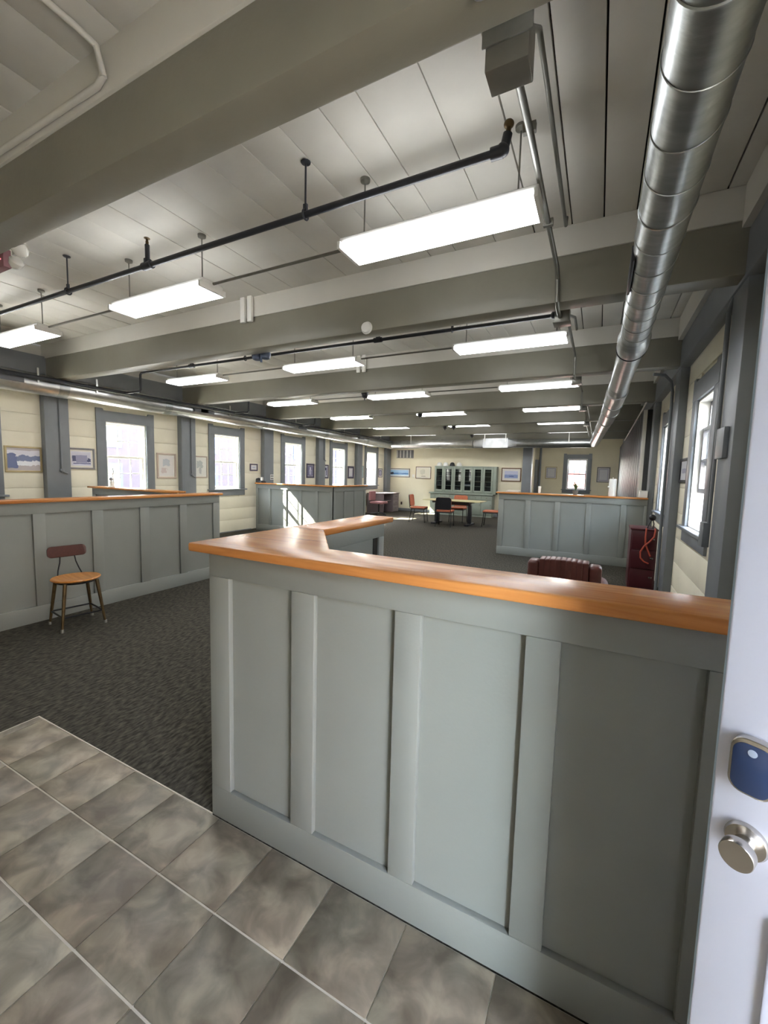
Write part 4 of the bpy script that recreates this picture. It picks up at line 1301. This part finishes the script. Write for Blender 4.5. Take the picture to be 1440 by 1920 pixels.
# ------------------------------------------------------------------ glass-fronted cabinet on the far wall
cb = thing('hutch_cabinet', (-4.55, 15.4, 0), 'grey-green hutch cabinet with six glass doors on the far wall', 'cabinet')
LX0, LX1, LY0 = -5.78, -3.40, 15.17
UX0, UX1, UY0 = -5.67, -3.42, 15.28
yb = YF - 0.02
MB().box(LX0, LX1, LY0 + 0.02, yb, 0.0, 0.80).build('lower_carcass', CABG, cb, smooth=False)
MB().box(LX0 - 0.05, LX1 + 0.03, LY0 - 0.03, yb, 0.80, 0.845, bev=0.006).build('worktop', CABG, cb)
nd = 6
for i in range(nd):
    a = LX0 + (LX1 - LX0) * i / nd
    b_ = LX0 + (LX1 - LX0) * (i + 1) / nd
    d = MB().box(a + 0.008, b_ - 0.008, LY0, LY0 + 0.021, 0.62, 0.78, bev=0.004).build('drawer', CABG, cb)
    MB().ball(((a + b_) / 2, LY0 - 0.012, 0.70), 0.014, n=10).build('knob', STEEL, d)
    d = MB().box(a + 0.008, b_ - 0.008, LY0, LY0 + 0.021, 0.08, 0.605, bev=0.004).build('door', CABG, cb)
    MB().ball((b_ - 0.04, LY0 - 0.012, 0.45), 0.014, n=10).build('knob', STEEL, d)
MB().box(UX0, UX0 + 0.025, UY0 + 0.022, yb, 0.845, 1.84).box(UX1 + 0.09, UX1 + 0.115, UY0 + 0.022, yb, 0.845, 1.84).box(UX0, UX1 + 0.115, UY0, yb, 1.815, 1.85).box(UX0, UX1 + 0.115, UY0 + 0.022, yb, 0.845, 0.90).build('upper_carcass', CABG, cb)
MB().box(UX0 + 0.025, UX1 + 0.09, yb - 0.015, yb, 0.90, 1.815).build('back_panel', CABI, cb)
MB().box(UX1, UX1 + 0.115, UY0, UY0 + 0.022, 0.845, 1.815, bev=0.003).build('end_stile', CABG, cb)
for z in (1.10, 1.28, 1.47, 1.65):
    MB().box(UX0 + 0.025, UX1 + 0.09, UY0 + 0.06, yb - 0.015, z, z + 0.018).build('shelf', CABG, cb)
DG = glass_material('cabinet_glass', (0.75, 0.78, 0.78))
for i in range(nd):
    a = UX0 + (UX1 - UX0) * i / nd + 0.004
    b_ = UX0 + (UX1 - UX0) * (i + 1) / nd - 0.004
    f = MB().box(a, a + 0.07, UY0, UY0 + 0.022, 0.87, 1.81, 0.003).box(b_ - 0.07, b_, UY0, UY0 + 0.022, 0.87, 1.81, 0.003).box(a + 0.07, b_ - 0.07, UY0, UY0 + 0.022, 1.735, 1.81, 0.003).box(a + 0.07, b_ - 0.07, UY0, UY0 + 0.022, 0.87, 0.955, 0.003).build('door', CABG, cb)
    MB().box(a + 0.07, b_ - 0.07, UY0 + 0.009, UY0 + 0.013, 0.955, 1.735).build('pane', DG, f)
    MB().ball((b_ - 0.03, UY0 - 0.010, 1.30), 0.012, n=10).build('knob', STEEL, f)
# helmets on top of it
def helmet(x, m, label):
    t = thing('hard_hat', (x, 15.42, 1.85), label, 'hard hat')
    MB().lathe((x, 15.42, 1.852), [(0.118, 0.0), (0.115, 0.03), (0.10, 0.085), (0.065, 0.13), (0.001, 0.145)], 22, Matrix.Diagonal((0.88, 1.05, 1, 1))).build('shell', m, t)
    MB().lathe((x, 15.42, 1.851), [(0.13, 0.0), (0.132, 0.008), (0.11, 0.012)], 22, Matrix.Diagonal((0.9, 1.12, 1, 1))).build('brim', m, t)
helmet(-5.53, WHITE, 'leftmost white hard hat on the cabinet')
helmet(-5.28, WHITE, 'white hard hat just left of the black one on the cabinet')
helmet(-5.02, BLK, 'black hard hat among the white ones on the cabinet')
helmet(-4.75, WHITE, 'white hard hat just right of the black one on the cabinet')
# things behind the glass
bkm = [mat('book_%d' % i, c, 0.7) for i, c in enumerate(((70, 66, 70), (96, 88, 84), (58, 70, 84), (110, 104, 96)))]
bi = 0
for (xa, xb, z, nbk) in ((-5.62, -5.36, 1.118, 6), (-5.62, -5.36, 1.298, 6), (-4.88, -4.66, 0.90, 5), (-3.90, -3.66, 0.90, 5), (-3.86, -3.62, 1.118, 4)):
    lab = {(-5.62, 1.118): 'book in the row on the lower shelf behind the leftmost glass door', (-5.62, 1.298): 'book in the row on the middle shelf behind the leftmost glass door', (-4.88, 0.90): 'book in the row at the bottom behind the third glass door', (-3.90, 0.90): 'book in the row at the bottom behind the rightmost glass doors', (-3.86, 1.118): 'book in the row on the lower shelf behind the rightmost glass door'}[(xa, z)]
    x = xa
    for i in range(nbk):
        w_ = 0.03 + 0.008 * (i % 3)
        h_ = 0.12 + 0.012 * ((i * 5) % 3)
        o = MB().box(x, x + w_, 15.36, 15.50, z, z + h_, bev=0.002).build('book', bkm[bi % 4], None)
        tag(o, lab.replace('book in the row', ['first', 'second', 'third', 'fourth', 'fifth', 'sixth'][i] + ' book from the left'), 'book', lab.replace('book in the row', 'books'))
        x += w_ + 0.003
        bi += 1
bb = thing('blue_binder', (-4.38, 15.42, 1.118), 'blue binder lying on a shelf behind the fourth glass door', 'binder')
MB().box(-4.52, -4.27, 15.35, 15.50, 1.118, 1.175, bev=0.004).build('cover', BLUEB, bb)
MB().box(-4.51, -4.28, 15.347, 15.351, 1.128, 1.165).build('pages', MATW, bb)

# ------------------------------------------------------------------ meeting table and chairs
tb = thing('meeting_table', (-3.95, 12.35, 0), 'pale-topped meeting table on black trestle legs before the cabinet', 'table')
MB().box(-4.80, -3.02, 11.95, 12.80, 0.725, 0.748, bev=0.004).build('tabletop', TABLE, tb)
MB().box(-4.50, -3.40, 12.28, 12.46, 0.60, 0.725, bev=0.005).build('beam', BLK, tb)
for x in (-4.47, -3.42):
    MB().box(x - 0.05, x + 0.05, 12.30, 12.44, 0.05, 0.62, bev=0.006).build('leg', BLK, tb)
    MB().box(x - 0.06, x + 0.06, 12.02, 12.72, 0.0, 0.055, bev=0.008).build('foot', BLK, tb)
    MB().box(x - 0.05, x + 0.05, 12.05, 12.70, 0.66, 0.725, bev=0.006).build('top_bar', BLK, tb)
def conf_chair():
    t = thing('conference_chair', (0, 0, 0), '', 'chair', 'coral chairs around the meeting table')
    puff(MB(), -0.235, 0.235, -0.22, 0.24, 0.435, 0.485, 0.02).build('seat', CORAL, t, local=True)
    MB().box(-0.225, 0.225, -0.21, 0.23, 0.405, 0.437, bev=0.008).build('seat_shell', BLK, t, local=True)
    bkr = bmesh.new()
    for nm, m, off in (('backrest', CORAL, 0.0), ('back_shell', BLK, -0.028)):
        b = bmesh.new()
        P = rrect(0, 0, 0.45, 0.36, 0.07, 5)
        fr_, bk2 = [], []
        for (xx, zz) in P:
            yy = -0.225 - 0.12 * (zz + 0.18) + 0.25 * xx * xx + off
            fr_.append(b.verts.new((xx, yy + 0.014, 0.68 + zz)))
            bk2.append(b.verts.new((xx, yy - 0.012, 0.68 + zz)))
        nn = len(P)
        b.faces.new(fr_); b.faces.new(bk2[::-1])
        for i in range(nn):
            b.faces.new((fr_[i], bk2[i], bk2[(i + 1) % nn], fr_[(i + 1) % nn]))
        bmesh.ops.triangulate(b, faces=[f for f in b.faces if len(f.verts) > 4])
        mb = MB(); mb.merge(b)
        mb.build(nm, m, t, local=True)
    for sx in (-1, 1):
        MB().tube([(0.215 * sx, 0.20, 0.41), (0.225 * sx, 0.25, 0.0)], 0.0115, 8).build('leg', BLKM, t, local=True)
        MB().tube([(0.215 * sx, -0.19, 0.41), (0.225 * sx, -0.26, 0.0)], 0.0115, 8).build('leg', BLKM, t, local=True)
        MB().tube([(0.205 * sx, -0.17, 0.41), (0.21 * sx, -0.245, 0.46), (0.205 * sx, -0.255, 0.62)], 0.010, 8).build('back_support', BLKM, t, local=True)
    return t
cc = conf_chair()
place = [(-5.05, 12.30, -PI / 2 + 0.15, 'coral chair at the left end of the meeting table, side on'),
         (-3.98, 11.72, 0.12, 'coral chair with black back towards the camera at the near side of the table'),
         (-3.98, 13.02, PI, 'coral chair behind the meeting table facing the camera'),
         (-2.80, 12.55, PI / 2 + 0.1, 'coral chair at the right end of the table, half hidden by the far counter')]
for i, (x, y_, r_, lab) in enumerate(place):
    o = cc if i == 0 else copy_tree(cc)
    o.location = (x, y_, 0)
    o.rotation_euler = (0, 0, r_)
    o['label'] = lab

# ------------------------------------------------------------------ desk and chair in the far left corner
dk = thing('corner_desk', (-7.45, 14.4, 0), 'mauve-grey desk with open shelf in the far left corner', 'desk')
MB().box(-7.80, -7.05, 13.75, 15.10, 0.735, 0.765, bev=0.004).build('desktop', DESKG, dk)
MB().box(-7.78, -7.08, 14.55, 15.08, 0.02, 0.735, bev=0.003).build('pedestal', DESKG, dk)
MB().box(-7.78, -7.08, 13.77, 13.80, 0.0, 0.735, bev=0.003).build('side_panel', DESKG, dk)
MB().box(-7.79, -7.74, 13.80, 14.55, 0.25, 0.735).build('back_panel', DESKG, dk)
MB().box(-7.74, -7.15, 13.80, 14.55, 0.46, 0.48).build('shelf', DESKG, dk)
for k in range(3):
    d = MB().box(-7.082, -7.066, 14.57, 15.06, 0.05 + 0.225 * k, 0.26 + 0.225 * k, bev=0.003).build('drawer', DESKG, dk)
    MB().box(-7.068, -7.05, 14.75, 14.88, 0.16 + 0.225 * k, 0.175 + 0.225 * k).build('handle', BLK, d)
oc_ = thing('office_chair', (-7.0, 13.25, 0), 'mauve upholstered office chair beside the corner desk', 'chair')
puff(MB(), -0.25, 0.25, -0.24, 0.24, 0.42, 0.50, 0.03).build('seat', PINKF, oc_, local=True)
puff(MB(), -0.32, -0.24, -0.21, 0.21, 0.52, 0.86, 0.03).build('backrest', PINKF, oc_, local=True)
MB().tube([(-0.26, 0, 0.45), (-0.34, 0, 0.48), (-0.335, 0, 0.62)], 0.018, 8).build('back_support', BLK, oc_, local=True)
MB().tube([(0, 0, 0.08), (0, 0, 0.42)], 0.028, 12).build('column', BLKM, oc_, local=True)
for i in range(5):
    a = 2 * PI * i / 5
    MB().tube([(0, 0, 0.10), (0.28 * math.cos(a), 0.28 * math.sin(a), 0.065)], 0.02, 8, r1=0.014).build('base_arm', BLKM, oc_, local=True)
    MB().ball((0.28 * math.cos(a), 0.28 * math.sin(a), 0.03), 0.03, n=10).build('castor', BLK, oc_, local=True)

# ------------------------------------------------------------------ outside
struct(B('ground_outside', GROUND, None, -60, 60, -50, 80, -0.6, -0.45, smooth=False))
bl = thing('brick_building', (-17, 9, -0.45), 'red brick mill building with tall many-paned windows seen through the left windows', 'building')
MB().box(-26, -17, -14, 30, -0.45, 7.2).build('wall', BRICK, bl, smooth=False)
WGL = mat('far_window_glass', (96, 108, 112), 0.1, var=0.05)
fac = None
for iy in range(16):
    for (z0, z1) in ((-0.1, 1.55), (2.3, 4.25), (5.0, 6.6)):
        yy = -9.3 + iy * 2.35
        f = MB().box(-17.04, -16.97, yy - 0.62, yy + 0.62, z0 - 0.05, z1 + 0.1).build('window', BLUEF, bl, smooth=False)
        MB().box(-16.98, -16.955, yy - 0.52, yy + 0.40, z0, z1).build('pane', WGL, f, smooth=False)
        g = MB()
        for i in range(1, 4):
            g.box(-16.956, -16.94, yy - 0.52 + 0.23 * i - 0.012, yy - 0.52 + 0.23 * i + 0.012, z0, z1)
        for j in range(1, 5):
            zz = z0 + (z1 - z0) * j / 5
            g.box(-16.956, -16.94, yy - 0.52, yy + 0.40, zz - 0.012, zz + 0.012)
        g.build('muntin_grid', GREYF, f, smooth=False)
br2 = thing('pale_building', (14, 10, -0.45), 'pale clapboard building seen through the right-hand windows', 'building')
MB().box(12, 20, -10, 30, -0.45, 6.0).build('wall', RIGHTB, br2, smooth=False)
for iy in range(14):
    yy = -8 + iy * 2.6
    f = MB().box(11.95, 12.02, yy - 0.5, yy + 0.5, 0.6, 2.6).build('window', SASH, br2, smooth=False)
    MB().box(11.935, 11.955, yy - 0.4, yy + 0.4, 0.7, 2.5).build('pane', WGL, f, smooth=False)
br3 = thing('low_brick_building', (-2, 45, -0.45), 'low red and blue building far beyond the alcove window', 'building')
MB().box(-12, 9, 44, 50, -0.45, 2.0).build('wall', mat('far_brick', (196, 128, 120), 0.9), br3, smooth=False)
MB().box(-12.2, 9.2, 43.8, 50.2, 2.0, 2.3).build('roof', BLUEF, br3, smooth=False)
